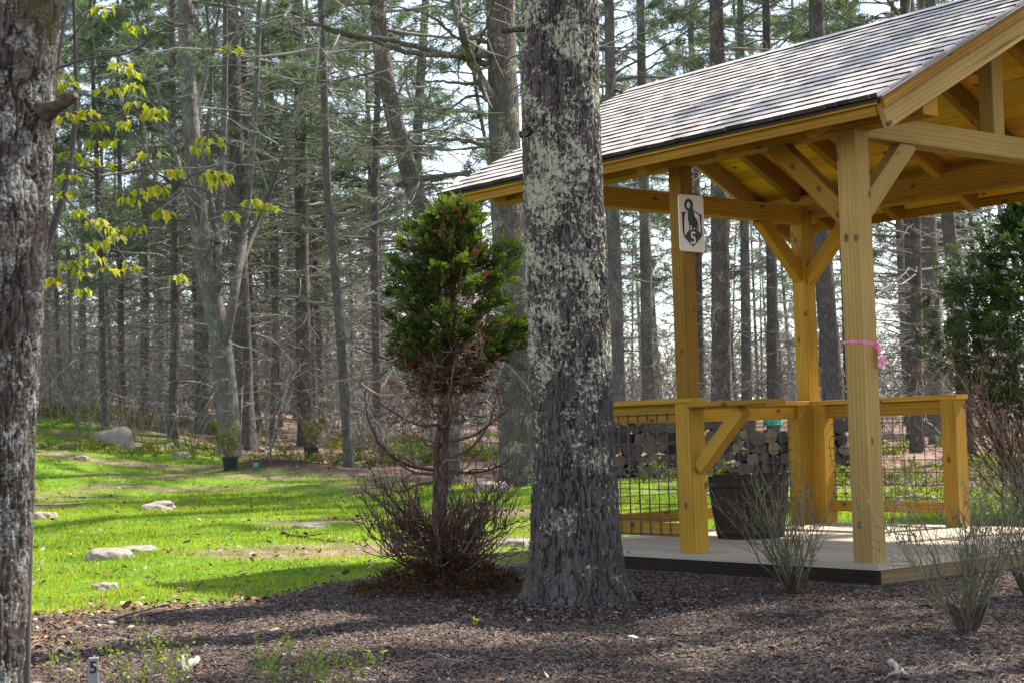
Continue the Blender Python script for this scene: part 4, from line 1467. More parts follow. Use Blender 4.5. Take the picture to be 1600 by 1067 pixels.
def fill(n, y0, y1, px0, px1, dmin, tries=4000, lay=0):
    c = 0
    for _ in range(tries):
        if c >= n:
            break
        y = random.uniform(y0, y1)
        x = (random.uniform(px0, px1) - 800) / F_PX * y
        if try_spot(x, y, dmin):
            spots.append((x, y, lay))
            c += 1


fill(13, 31, 40, -120, 720, 1.6, lay=0)
fill(6, 30, 40, 950, 1750, 2.2, lay=0)
fill(20, 40, 52, -120, 940, 1.7, lay=1)
fill(8, 40, 52, 940, 1750, 2.4, lay=1)
fill(13, 52, 66, -120, 940, 2.0, lay=2)
fill(7, 52, 66, 940, 1750, 2.6, lay=2)
# trees outside the frame whose shadows fall across the lawn, the bed and the deck
shade = [(9.8, 15.5, 0), (12.5, 20.0, 2), (6.6, 26.5, 4), (13.5, 13.2, 6), (8.2, 9.6, 2), (6.6, 9.0, 0), (9.4, 12.4, 4), (9.0, 22.5, 2), (17.0, 16.0, 2), (-9.0, 24.0, 2), (-8.5, 18.0, 0)]
lname = ['front', 'middle', 'farthest']
order = sorted([(proj(on(x, y))[0], x, y, l) for x, y, l in spots])
cnt = {0: 0, 1: 0, 2: 0}
widths = [0.15, 0.12, 0.18, 0.10, 0.14, 0.085, 0.12]
ords = lambda n: ordw[n] if n < 25 else '%dth' % (n + 1)


def place_var(x, y, q, s, rz, label, group):
    t_ = empty('pine_tree', on(x, y), rz)
    t_.scale = (s, s, s)
    tag(t_, label, 'tree', group)
    for nm, me in zip(('trunk', 'limbs', 'crown'), VAR[q]):
        o = bpy.data.objects.new(nm, me)
        COL.objects.link(o)
        o.parent = t_
    return t_


for px_, x, y, l in order:
    q = random.randrange(7)
    s = random.uniform(0.85, 1.2)
    seen = -20 < px_ < 1620
    look = 'slender' if widths[q] < 0.11 else ('stout' if widths[q] > 0.15 else 'grey')
    if seen:
        cnt[l] += 1
        lb = '%s pine, %s from the left in the %s row of the wood' % (look, ords(cnt[l] - 1), lname[l])
    else:
        lb = '%s pine just beyond the edge of the view in the %s row of the wood' % (look, lname[l])
    place_var(x, y, q, s, random.uniform(0, 6.28), lb, 'pines of the wood beyond the lawn')
for i, (x, y, q) in enumerate(shade):
    place_var(x, y, q, 1.0, i * 1.3, 'tall pine out of view whose shadow falls over the clearing', 'pines standing around the clearing')

# far wood as one mass
mb = MB()
nb_ = MB()
for (n, px0, px1) in ((120, -200, 940), (46, 940, 1800)):
    y = rng.uniform(66, 120, n)
    x = (rng.uniform(px0, px1, n) - 800) / F_PX * y
    z = terrain(x, y)
    k = 5
    q = np.linspace(0, 1, k)
    hgt = rng.uniform(11, 16, n)
    P = np.zeros((n, k, 3))
    P[:, :, 0] = x[:, None] + rng.normal(0, 0.5, n)[:, None] * q
    P[:, :, 1] = y[:, None]
    P[:, :, 2] = z[:, None] - 0.2 + hgt[:, None] * q
    tubes(mb, P, rng.uniform(0.04, 0.15, n)[:, None] * (1 - 0.75 * q), 7, 0)
    m_ = n * 44
    ti = np.repeat(np.arange(n), 44)
    zz = rng.uniform(0.8, 10, m_)
    az = rng.uniform(0, 6.28, m_)
    ln = rng.uniform(0.6, 2.4, m_)
    q4 = np.linspace(0, 1, 4)
    L = np.zeros((m_, 4, 3))
    L[:, :, 0] = x[ti][:, None] + np.cos(az)[:, None] * ln[:, None] * q4
    L[:, :, 1] = y[ti][:, None] + np.sin(az)[:, None] * ln[:, None] * q4
    L[:, :, 2] = (z[ti] + zz)[:, None] + ln[:, None] * rng.normal(0, 0.2, m_)[:, None] * q4
    tubes(mb, L, 0.018 * (1 - 0.7 * q4)[None], 3, 1)
    hi = zz > (4.5 if px1 < 1000 else 2.6)
    for fr in (1, 2, 3):
        needles(mb, L[hi, fr], norm(L[hi, fr] - L[hi, fr - 1]), 12, 0.32, 0.022, 0.7, 2)
for (n, px0, px1) in ((3200, -200, 940), (1300, 940, 1800)):
    y = rng.uniform(58, 115, n)
    x = (rng.uniform(px0, px1, n) - 800) / F_PX * y
    z = terrain(x, y)
    hgt = rng.uniform(1.5, 7.5 if px1 < 1000 else 5.0, n)
    for s_ in range(9):
        a = rng.uniform(0, 6.28, n)
        f = rng.uniform(0.0, 0.7, n)
        q4 = np.linspace(0, 1, 4)
        l = hgt * rng.uniform(0.2, 0.6, n)
        L = np.zeros((n, 4, 3))
        L[:, :, 0] = x[:, None] + (np.cos(a) * l * 0.6)[:, None] * q4
        L[:, :, 1] = y[:, None] + (np.sin(a) * l * 0.6)[:, None] * q4
        L[:, :, 2] = (z + hgt * f)[:, None] + (l * 0.8)[:, None] * q4
        L += rng.normal(0, 0.06, L.shape)
        tubes(mb, L, 0.014 * (1 - 0.7 * q4)[None], 3, 1)
far_o = mb.build('far_wood', [M_BARKD, M_LIMB, M_NEEDLE])
tag(far_o, 'dense far-off pine wood showing between the nearer trunks', 'woodland', kind='stuff')

M_LOW = leaf_mat('low_growth', [(0, (0.06, 0.09, 0.015)), (0.6, (0.17, 0.20, 0.025)), (1, (0.33, 0.29, 0.04))], 0.35)
# brush: bare grey twigs and saplings at the foot of the wood
mb = MB()
for (n, y0, y1, px0, px1, hm) in ((380, 29.5, 56, -120, 780, 2.6), (160, 26, 45, 940, 1750, 1.5)):
    y = rng.uniform(y0, y1, n)
    x = (rng.uniform(px0, px1, n) - 800) / F_PX * y
    z = terrain(x, y)
    for st_ in range(3):
        hgt = rng.uniform(0.4, hm, n)
        a = rng.uniform(0, 6.28, n)
        l = rng.uniform(0.2, 1.3, n) * hgt
        q = np.linspace(0, 1, 5)
        P = np.zeros((n, 5, 3))
        P[:, :, 0] = x[:, None] + np.cos(a)[:, None] * l[:, None] * q ** 1.5
        P[:, :, 1] = y[:, None] + np.sin(a)[:, None] * l[:, None] * q ** 1.5
        P[:, :, 2] = z[:, None] + hgt[:, None] * q
        P += rng.normal(0, 0.03, P.shape) * q[None, :, None]
        tubes(mb, P, rng.uniform(0.006, 0.013, n)[:, None] * (1 - 0.7 * q), 3, 0)
        for s_ in range(5):
            f = rng.integers(1, 5, n)
            b0 = P[np.arange(n), f]
            d = norm(rng.normal(0, 1, (n, 3)) * np.array([1, 1, 0.5]) + np.array([0, 0, 0.25])) * (hgt * rng.uniform(0.15, 0.4, n))[:, None]
            q3 = np.linspace(0, 1, 3)
            S = b0[:, None] + d[:, None] * q3[None, :, None]
            tubes(mb, S, 0.005 * (1 - 0.5 * q3)[None], 3, 0)
        if st_ == 0:
            sel = rng.random(n) < 0.35
            for fr in (2, 3, 4):
                needles(mb, P[sel, fr] + rng.normal(0, 0.06, (sel.sum(), 3)), np.tile([[0, 0, 0.4]], (sel.sum(), 1)), 5, 0.05, 0.013, 0.8, 1)
tag(mb.build('brush', [M_LIMB, M_LOW]), 'tangle of bare grey brush at the foot of the wood', 'brush', kind='stuff')

# low green and yellow growth along the wood's edge
mb = MB()
for (n, y0, y1, px0, px1) in ((900, 27, 40, -60, 780), (260, 15.5, 30, 1250, 1760), (60, 18, 22, 940, 1110)):
    y = rng.uniform(y0, y1, n)
    x = (rng.uniform(px0, px1, n) - 800) / F_PX * y
    k = (fbm(x * 0.6, y * 0.6, 91, 3) > 0.47) & ~in_deck(x, y, 0.6) & (rng.random(n) > 0.3 * lawn_w(x, y))
    x, y = x[k], y[k]
    z = terrain(x, y)
    n = len(x)
    hh = rng.uniform(0.06, 0.26, n) * (0.5 + fbm(x * 0.5, y * 0.5, 95, 2))
    rb = np.clip(fbm(x * 0.7, y * 0.7, 97, 2) * 1.6 - 0.35, 0, 1)
    for j in range(16):
        P = np.stack([x, y, z], -1) + rng.normal(0, 1, (n, 3)) * np.stack([hh * 0.55, hh * 0.55, 0 * hh], -1)
        P[:, 2] += hh * rng.uniform(0.1, 1.0, n)
        needles(mb, P, np.tile([[0, 0, 0.5]], (n, 1)), 3, 0.07, 0.016, 0.9, 0, rb)
tag(mb.build('ground_cover', M_LOW), 'low yellow-green sprouting ground cover along the edge of the wood', 'undergrowth', kind='stuff')
#PART4
# ------------------------------------------------------------------ leafing maple behind the left tree
LEAF = np.array([(0, 0), (0.16, -0.06), (0.40, 0.0), (0.32, 0.22), (0.50, 0.52), (0.24, 0.54), (0.15, 0.70), (0, 1.0), (-0.15, 0.70), (-0.24, 0.54), (-0.50, 0.52), (-0.32, 0.22), (-0.40, 0.0), (-0.16, -0.06)])


def leaves(mb, P, D, Nn, size, mat=0, rnd=None, fold=0.25):
    """lobed leaves: P place, D direction of the tip, Nn blade normal"""
    n = len(P)
    D = norm(D)
    S = norm(np.cross(D, Nn))
    Nn = np.cross(S, D)
    u, v_ = LEAF[:, 0], LEAF[:, 1]
    cz = -np.abs(u) * -fold - 0.55 * v_ ** 2
    V = P[:, None] + size[:, None, None] * (S[:, None] * u[None, :, None] + D[:, None] * v_[None, :, None] + Nn[:, None] * cz[None, :, None])
    k = len(LEAF)
    i = np.arange(n)[:, None] * k
    right = [0, 1, 2, 3, 4, 5, 6, 7]
    left = [0, 7, 8, 9, 10, 11, 12, 13]
    r = rng.random(n) if rnd is None else rnd
    mb.add(V.reshape(-1, 3), i + np.array(right)[None], mat, r)
    mb.add(np.zeros((0, 3)), i + np.array(left)[None] - n * k, mat, r)


clusters = [(205, 40), (160, 12), (360, 76), (190, 100), (150, 150), (215, 165), (245, 172), (195, 192), (160, 195), (285, 215), (310, 232), (325, 216), (240, 240), (185, 255), (285, 270), (345, 275), (325, 280), (108, 275), (250, 292), (287, 305), (200, 310), (360, 335), (395, 315), (422, 322), (448, 334), (255, 330), (122, 330), (150, 345), (165, 356), (115, 372), (130, 385), (160, 380), (145, 402), (110, 412), (172, 400), (205, 415), (130, 426), (165, 420), (120, 452), (150, 440), (85, 436), (102, 300), (112, 240), (100, 130), (125, 138), (143, 175), (110, 178), (215, 355), (275, 432), (222, 48), (170, 140), (195, 110), (268, 268), (335, 268), (230, 262), (135, 250), (180, 372), (100, 120), (205, 135), (196, 88), (228, 298), (178, 220), (240, 180), (150, 225)]
mt_base = on(*at(60, 1067, 5.9)[:2])
maple = empty('maple_tree', mt_base)
tag(maple, 'young maple with fresh yellow-green leaves behind the left foreground trunk', 'tree')
tw = MB()
STEM = [[(40, 1050, 5.9), (50, 700, 5.9), (62, 400, 5.9), (75, 230, 5.9), (92, 90, 5.9), (112, -40, 6.0), (120, -200, 6.0)],
        [(62, 420, 5.9), (100, 300, 5.95), (117, 190, 6.0), (117, 60, 6.0), (112, -60, 6.0)]]
BR = [[(70, 130, 5.9), (98, 105, 5.85), (150, 90, 5.7), (205, 80, 5.6), (250, 52, 5.5), (285, 42, 5.5), (320, 62, 5.5), (362, 82, 5.5)],
      [(75, 190, 5.9), (110, 180, 5.8), (150, 183, 5.75), (195, 188, 5.7), (240, 184, 5.7)],
      [(80, 290, 5.9), (120, 325, 5.8), (160, 370, 5.7), (195, 405, 5.65), (222, 455, 5.6)],
      [(100, 185, 5.9), (165, 192, 5.7), (215, 215, 5.6), (228, 262, 5.5), (262, 285, 5.5), (305, 292, 5.4), (345, 315, 5.4), (395, 326, 5.4), (448, 334, 5.4)],
      [(78, 240, 5.9), (130, 265, 5.8), (190, 262, 5.7), (240, 235, 5.6), (285, 222, 5.6), (330, 222, 5.6)],
      [(75, 330, 5.9), (100, 360, 5.85), (120, 400, 5.8), (130, 440, 5.8)],
      [(228, 262, 5.5), (222, 300, 5.5), (222, 345, 5.5), (215, 372, 5.5)],
      [(80, 150, 5.9), (120, 140, 5.8), (160, 150, 5.8), (215, 165, 5.7), (250, 172, 5.7)],
      [(262, 285, 5.5), (300, 275, 5.45), (345, 275, 5.4)],
      [(110, 60, 6.0), (150, 15, 5.9), (205, 20, 5.8), (225, 46, 5.7)]]
twp = []
for pl, r_ in [(s_, 0.016) for s_ in STEM] + [(b_, 0.0055) for b_ in BR]:
    p = spline([at(*q) - mt_base for q in pl], 30)
    if r_ > 0.01:
        p[0] = [p[0][0], p[0][1], -0.05] if pl is STEM[0] else p[0]
    else:
        p[1:] += np.cumsum(rng.normal(0, 0.0035, (29, 3)), 0)
    tubes(tw, p, [np.linspace(r_, r_ * 0.3, 30)], 6)
    twp.append(p)
allp = np.concatenate(twp[2:])
lf = MB()
for ic, (a, b_) in enumerate(clusters):
    if ic % 5 == 4:
        continue
    tgt0 = at(a, b_, 5.6) - mt_base
    d_ = np.linalg.norm(np.cross(allp - (CAMP - mt_base), norm(at(a, b_, 5.6) - CAMP)), axis=1)
    near = allp[np.argmin(d_)]
    Zc = (near + mt_base - CAMP) @ FWD + random.uniform(-0.12, 0.12)
    tgt = at(a, b_, Zc) - mt_base
    mid_ = (near + tgt) / 2 + np.array([0, 0, 0.015])
    tubes(tw, spline([near, mid_, tgt], 6), [np.linspace(0.0025, 0.0014, 6)], 4)
    n = random.randint(6, 11)
    az = rng.uniform(0, 6.28, n)
    sp_ = rng.uniform(0.006, 0.034, n)
    P = tgt + np.stack([np.cos(az) * sp_ * 1.25, np.sin(az) * sp_, 0.004 - 0.25 * sp_ + rng.normal(0, 0.004, n)], -1)
    D = np.stack([np.cos(az), np.sin(az), rng.uniform(-1.1, -0.25, n)], -1)
    Nn = np.stack([rng.normal(0, 0.3, n), rng.normal(0, 0.3, n), np.ones(n)], -1)
    leaves(lf, P, D, Nn, rng.uniform(0.018, 0.038, n), rnd=np.clip(rng.normal(0.5 + 0.3 * (random.random() - 0.5), 0.22, n), 0, 1))
    for p_ in P:
        tubes(tw, [tgt, p_], [[0.001, 0.0007]], 3)
tw.build('branches', ramp_mat('maple_twigs', [(0, (0.045, 0.04, 0.038)), (1, (0.12, 0.11, 0.10))], 0.8, 0.2), maple, smooth=True)
lf.build('leaves', M_MAPLE, maple)


# ------------------------------------------------------------------ scale-leaved evergreens
def fronds(mb, P, D, Nn, L, mat=0, rnd=None, nl=8, wf=0.13):
    """flat fern-like sprays with leaflets both sides"""
    n = len(P)
    D = norm(D)
    S = norm(np.cross(D, Nn))
    Nn = np.cross(S, D)
    r = rng.random(n) if rnd is None else rnd
    for j in range(nl):
        t_ = (j + 0.5) / nl
        for sg in (-1, 1):
            if j == nl - 1 and sg == 1:
                dirv = D
                ll = L * 0.3
            else:
                sp = 0.75 * (1 - 0.25 * t_)
                dirv = norm(D * 0.8 + S * sg * sp + Nn * rng.normal(0.12, 0.22, (n, 1)))
                ll = L * (0.50 * (1 - 0.75 * t_) + 0.08) * rng.uniform(0.7, 1.2, n)
            droop = -0.25 * (t_ ** 2)
            b0 = P + D * (L * t_)[:, None] + Nn * (L * droop)[:, None]
            wv = norm(np.cross(dirv, Nn)) * (L * wf * 0.5)[:, None]
            tip = b0 + dirv * ll[:, None]
            m1 = b0 + dirv * (ll * 0.55)[:, None]
            V = np.stack([b0, m1 - wv, tip, m1 + wv], 1)
            mb.add(V.reshape(-1, 3), np.arange(n * 4).reshape(-1, 4), mat, np.clip(r + rng.normal(0.25 * (t_ - 0.5), 0.10, n), 0, 1))


def curved_twigs(mb, base, D, L, up, r0, k=8, sides=5, wig=0.03, mat=0):
    n = len(base)
    q = np.linspace(0, 1, k)
    P = base[:, None] + (norm(D) * L[:, None])[:, None] * q[None, :, None]
    P = P.copy()
    P[:, :, 2] += (L * up)[:, None] * q[None] ** 2
    wg = np.cumsum(rng.normal(0, wig, P.shape) * L[:, None, None], axis=1)
    P += wg - wg[:, :1]
    tubes(mb, P, np.broadcast_to(r0, (n,))[:, None] * (1 - 0.75 * q)[None], sides, mat)
    return P


def kids(mb, P, m, lmin, lmax, r, up=0.3, k=5, t0=0.25, mat=0):
    n, kk, _ = P.shape
    li = np.repeat(np.arange(n), m)
    f = rng.uniform(t0, 0.98, n * m) * (kk - 1)
    i = np.minimum(f.astype(int), kk - 2)
    u = (f - i)[:, None]
    b0 = P[li, i] * (1 - u) + P[li, i + 1] * u
    d = norm(P[li, i + 1] - P[li, i])
    d = norm(d * 0.7 + rng.normal(0, 0.55, d.shape) + np.array([0, 0, 0.15]))
    return curved_twigs(mb, b0, d, rng.uniform(lmin, lmax, n * m), np.full(n * m, up), r, k, 4, 0.035, mat)


CZ = 9.8
cb = on(*at(690, 925, CZ)[:2])
cyp = empty('cypress_tree', cb)
tag(cyp, 'small cypress with green top, brown dead middle and bare lower branches', 'tree')
S_ = CZ / F_PX


def cl(px, py, dy=0.0):
    """cypress-local point from a photo pixel on its mid plane"""
    q = at(px, py, CZ) - cb
    q[1] += dy
    return q


tr = MB()
axis_px = [(688, 935), (686, 860), (688, 760), (690, 690), (697, 620), (704, 540), (708, 450), (702, 380), (708, 330)]
ax = spline([cl(*q) for q in axis_px], 60)
ax[0, 2] = -0.05
rad = np.interp(np.linspace(0, 1, 60), [0, 0.06, 0.15, 0.35, 0.6, 1.0], [0.075, 0.055, 0.046, 0.042, 0.030, 0.005])
an = np.linspace(0, 2 * PI, 18, endpoint=False)
fib = 1 + 0.10 * np.sin(an * 4)[None] + 0.08 * rng.normal(0, 1, (60, 18))
V = ax[:, None] + (rad[:, None] * fib)[..., None] * np.stack([np.cos(an), np.sin(an), 0 * an], -1)[None]
i = np.arange(59)[:, None] * 18
s = np.arange(18)[None]
tr.add(V.reshape(-1, 3), np.stack([i + s, i + (s + 1) % 18, i + 18 + (s + 1) % 18, i + 18 + s], -1).reshape(-1, 4))
tr.build('trunk', M_CYPBARK, cyp, smooth=True)


def axp(z):
    return np.stack([np.interp(z, ax[:, 2], ax[:, q]) for q in range(3)], -1)


db = MB()
# bare boughs in the middle
n = 24
z = rng.uniform(0.62, 1.45, n)
az = rng.uniform(0, 6.28, n)
D = np.stack([np.cos(az), np.sin(az), rng.uniform(-0.35, 0.15, n)], -1)
P1 = curved_twigs(db, axp(z), D, rng.uniform(0.25, 0.58, n), rng.uniform(0.1, 0.55, n), rng.uniform(0.005, 0.011, n))
P2 = kids(db, P1, 4, 0.07, 0.24, 0.0034)
P3 = kids(db, P2, 2, 0.03, 0.10, 0.0022)
# a few long ones drawn after the photo
for fp in ([(690, 735), (640, 728), (600, 700), (578, 655), (572, 610)], [(690, 740), (650, 738), (612, 715), (590, 680)], [(690, 735), (740, 738), (775, 730), (800, 715)],
           [(697, 610), (650, 612), (600, 618), (570, 605), (552, 590), (540, 600)], [(700, 600), (650, 580), (600, 560), (560, 545)], [(700, 660), (660, 665), (625, 650), (595, 630)],
           [(700, 690), (740, 680), (775, 655), (800, 640)], [(690, 720), (735, 700), (765, 660), (778, 610)]):
    p = spline([cl(a, b_, random.uniform(-0.25, 0.1) * j_ * 0.3) for j_, (a, b_) in enumerate(fp)], 12)
    tubes(db, p, [np.linspace(0.011, 0.003, 12)], 6)
    kids(db, p[None], 10, 0.06, 0.22, 0.003)
# basket of dead shoots round the foot
sh_ = MB()
n = 135
z = rng.uniform(0.05, 0.34, n)
az = rng.uniform(0, 6.28, n)
D = np.stack([np.cos(az), np.sin(az), rng.uniform(-0.25, 0.25, n)], -1)
P1 = curved_twigs(sh_, axp(z), D, rng.uniform(0.24, 0.56, n), rng.uniform(0.25, 0.8, n), rng.uniform(0.005, 0.010, n), wig=0.03)
P2 = kids(sh_, P1, 5, 0.05, 0.19, 0.0038, up=0.7, t0=0.4)
P3 = kids(sh_, P2, 2, 0.02, 0.07, 0.0032, up=0.4)
sh_.build('dead_shoots', M_SHOOT, cyp, smooth=True)
db.build('dead_branches', M_TWIG, cyp, smooth=True)
# skirt of rusty debris
sk = MB()
n = 1500
az = rng.uniform(0, 6.28, n)
rr = rng.uniform(0.0, 0.44, n) ** 0.8
P = np.stack([np.cos(az) * rr, np.sin(az) * rr, 0.03 + 0.20 * rng.random(n) * (1 - rr / 0.5)], -1)
P[:, 2] += terrain(P[:, 0] + cb[0], P[:, 1] + cb[1]) - cb[2]
fronds(sk, P, np.stack([np.cos(az), np.sin(az), rng.normal(0, 0.4, n)], -1), rng.normal(0, 0.4, (n, 3)) + [0, 0, 1], rng.uniform(0.03, 0.09, n), nl=3, wf=0.2, rnd=rng.random(n) ** 2)
sk.build('dead_debris', M_CYPDEAD, cyp)
# the crown: boughs ending in sprays; outline after the photo (z, half-width left, half-width right)
H = lambda py: (cl(700, py))[2]
ZK = np.array([H(585), H(560), H(530), H(500), H(470), H(430), H(400), H(370), H(350), H(330), H(312)])
WL = np.array([60, 92, 98, 96, 100, 84, 84, 74, 50, 14, 2]) * S_
WR = np.array([85, 104, 112, 110, 110, 104, 90, 60, 46, 34, 12]) * S_
gr, dd_ = MB(), MB()
bt = MB()
PADS = [(692, 322), (738, 322), (752, 334), (678, 340), (716, 318), (704, 328), (728, 335), (690, 340), (745, 348), (716, 352), (668, 356), (634, 354), (645, 374), (758, 374), (735, 378), (700, 376), (612, 383), (650, 394), (764, 398), (676, 384),
        (608, 408), (598, 432), (622, 440), (640, 418), (790, 402), (814, 394), (806, 432), (782, 428), (758, 440), (720, 420), (688, 424), (664, 440), (740, 410),
        (616, 468), (600, 492), (630, 500), (648, 474), (800, 470), (824, 500), (790, 498), (760, 484), (700, 486), (736, 500), (676, 470), (612, 515), (656, 505),
        (600, 548), (620, 562), (628, 528), (650, 540), (704, 528), (748, 524), (790, 534), (818, 528), (832, 512), (770, 552), (680, 545)]
for copy_ in range(2):
    for (a_, b_) in PADS:
        if rng.random() < (0.25 if copy_ else 0.04):
            continue
        tip = cl(a_ + (16 if a_ < 670 else (-14 if a_ > 730 else 0)) * (1 if b_ > 370 else 0.6), b_ + 6)
        if copy_:
            tip = tip + np.array([rng.normal(0, 0.05), 0, rng.normal(-0.01, 0.04)])
        zt = min(tip[2], ax[-1, 2] - 0.02)
        rad_m = np.interp(tip[2], ZK, (WL + WR) / 2)
        xo = tip[0] - axp(np.array([zt]))[0, 0]
        room = math.sqrt(max(rad_m ** 2 - xo ** 2, 0.0009))
        tip[1] += (1 if copy_ else -1) * room * rng.uniform(0.1, 0.95)
        b0 = axp(np.array([max(0.9, zt - rng.uniform(0.10, 0.24))]))[0]
        L = np.linalg.norm(tip - b0)
        q = np.linspace(0, 1, 7)
        P = b0[None] + (tip - b0)[None] * q[:, None]
        P[:, 2] -= 0.05 * np.sin(q * PI)
        tubes(bt, P, [0.0045 * (1 - 0.7 * q)], 4)
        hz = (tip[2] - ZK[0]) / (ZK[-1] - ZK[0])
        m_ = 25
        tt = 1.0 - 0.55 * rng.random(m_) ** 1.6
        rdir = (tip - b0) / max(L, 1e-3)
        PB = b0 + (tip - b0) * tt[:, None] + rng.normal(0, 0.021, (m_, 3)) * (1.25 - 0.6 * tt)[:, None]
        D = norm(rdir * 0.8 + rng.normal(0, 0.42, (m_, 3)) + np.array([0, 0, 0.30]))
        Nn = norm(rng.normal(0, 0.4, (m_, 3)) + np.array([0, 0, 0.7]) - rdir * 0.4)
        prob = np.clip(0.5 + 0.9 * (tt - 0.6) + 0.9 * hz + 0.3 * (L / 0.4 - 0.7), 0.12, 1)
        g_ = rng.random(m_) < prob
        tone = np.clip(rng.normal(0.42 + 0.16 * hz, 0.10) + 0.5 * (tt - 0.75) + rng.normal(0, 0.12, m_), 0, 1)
        Ls = rng.uniform(0.05, 0.10, m_)
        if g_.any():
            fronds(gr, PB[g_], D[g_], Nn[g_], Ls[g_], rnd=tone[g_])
        k = ~g_
        if k.any():
            fronds(dd_, PB[k], D[k], Nn[k], Ls[k] * 0.8, rnd=rng.random(k.sum()), nl=5)
# rusty dead sprays still hanging on the boughs below the crown
n = 800
z = rng.uniform(H(660), H(530), n)
az = rng.uniform(0, 6.28, n)
L = rng.uniform(0.06, 0.42, n)
PB = axp(z) + np.stack([np.cos(az) * L, np.sin(az) * L, 0 * L], -1)
fronds(dd_, PB, np.stack([np.cos(az), np.sin(az), rng.uniform(-0.8, 0.4, n)], -1), rng.normal(0, 0.5, (n, 3)) + [0, 0, 0.6], rng.uniform(0.025, 0.07, n), rnd=rng.random(n), nl=4)
# dead brown inside, thick low down
n = 1100
z = ZK[0] - 0.12 + (ZK[-2] - ZK[0] + 0.12) * rng.random(n) ** 1.5
az = rng.uniform(0, 6.28, n)
L = np.interp(z, ZK, (WL + WR) / 2) * rng.uniform(0.05, 0.72, n)
PB = axp(z) + np.stack([np.cos(az) * L, np.sin(az) * L, 0 * L], -1)
fronds(dd_, PB, np.stack([np.cos(az), np.sin(az), rng.uniform(-0.3, 0.8, n)], -1), rng.normal(0, 0.5, (n, 3)) + [0, 0, 0.6], rng.uniform(0.04, 0.09, n), rnd=rng.random(n) ** 1.5, nl=5)
bt.build('boughs', M_TWIG, cyp, smooth=True)
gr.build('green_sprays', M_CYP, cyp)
dd_.build('dead_sprays', M_CYPDEAD, cyp)

# the dark evergreen at the right edge
RZ_ = 14.6
rb_ = on(*at(1618, 770, RZ_)[:2])
rc = empty('evergreen_shrub', rb_)
tag(rc, 'dark green evergreen with bare twiggy foot at the right edge behind the pavilion', 'shrub')
db = MB()
n = 70
a0 = np.zeros((n, 3)) + rng.normal(0, 0.10, (n, 3)) * [1, 1, 0]
az = rng.uniform(0, 6.28, n)
D = np.stack([np.cos(az) * 0.5, np.sin(az) * 0.5, rng.uniform(0.3, 1.0, n)], -1)
P1 = curved_twigs(db, a0, D, rng.uniform(0.7, 1.5, n), rng.uniform(0.1, 0.5, n), rng.uniform(0.007, 0.014, n))
P2 = kids(db, P1, 8, 0.2, 0.6, 0.0045)
P3 = kids(db, P2, 3, 0.08, 0.25, 0.0028)
tubes(db, spline([[0, 0, -0.05], [0.02, 0, 0.9], [0.0, 0, 2.2], [0.02, 0, 2.8]], 20), [np.linspace(0.06, 0.01, 20)], 8)
db.build('branches', M_TWIG, rc, smooth=True)
gr = MB()
n = 520
z = rng.uniform(1.05, 2.85, n)
wd_ = np.interp(z, [1.0, 1.25, 1.6, 2.0, 2.4, 2.85], [0.45, 0.92, 1.05, 0.92, 0.66, 0.06])
az = rng.uniform(0, 6.28, n)
L = wd_ * rng.uniform(0.35, 1.0, n) ** 0.7
tip = np.stack([np.cos(az) * L, np.sin(az) * L, z], -1)
b0 = np.stack([0 * z, 0 * z, z - 0.25], -1)
m_ = 10
li = np.repeat(np.arange(n), m_)
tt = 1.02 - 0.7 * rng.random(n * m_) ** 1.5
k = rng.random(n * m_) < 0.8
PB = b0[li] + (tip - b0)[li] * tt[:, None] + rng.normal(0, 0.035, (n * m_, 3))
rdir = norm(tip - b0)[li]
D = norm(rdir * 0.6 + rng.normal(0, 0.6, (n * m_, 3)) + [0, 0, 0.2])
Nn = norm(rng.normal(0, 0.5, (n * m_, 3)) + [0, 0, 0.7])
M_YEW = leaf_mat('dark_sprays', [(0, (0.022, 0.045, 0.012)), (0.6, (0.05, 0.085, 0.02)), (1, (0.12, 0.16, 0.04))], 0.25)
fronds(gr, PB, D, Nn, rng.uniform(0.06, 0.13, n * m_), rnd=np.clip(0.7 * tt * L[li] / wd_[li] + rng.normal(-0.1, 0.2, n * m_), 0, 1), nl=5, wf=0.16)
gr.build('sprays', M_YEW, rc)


# ------------------------------------------------------------------ green-stemmed bushes in the bed
M_STEM = ramp_mat('bush_stems', [(0, (0.08, 0.066, 0.048)), (0.55, (0.135, 0.125, 0.075)), (1, (0.23, 0.205, 0.14))], 0.75, 0.2)
M_BUD = leaf_mat('bush_leaves', [(0, (0.05, 0.085, 0.03)), (0.7, (0.12, 0.18, 0.05)), (1, (0.24, 0.26, 0.08))], 0.3)


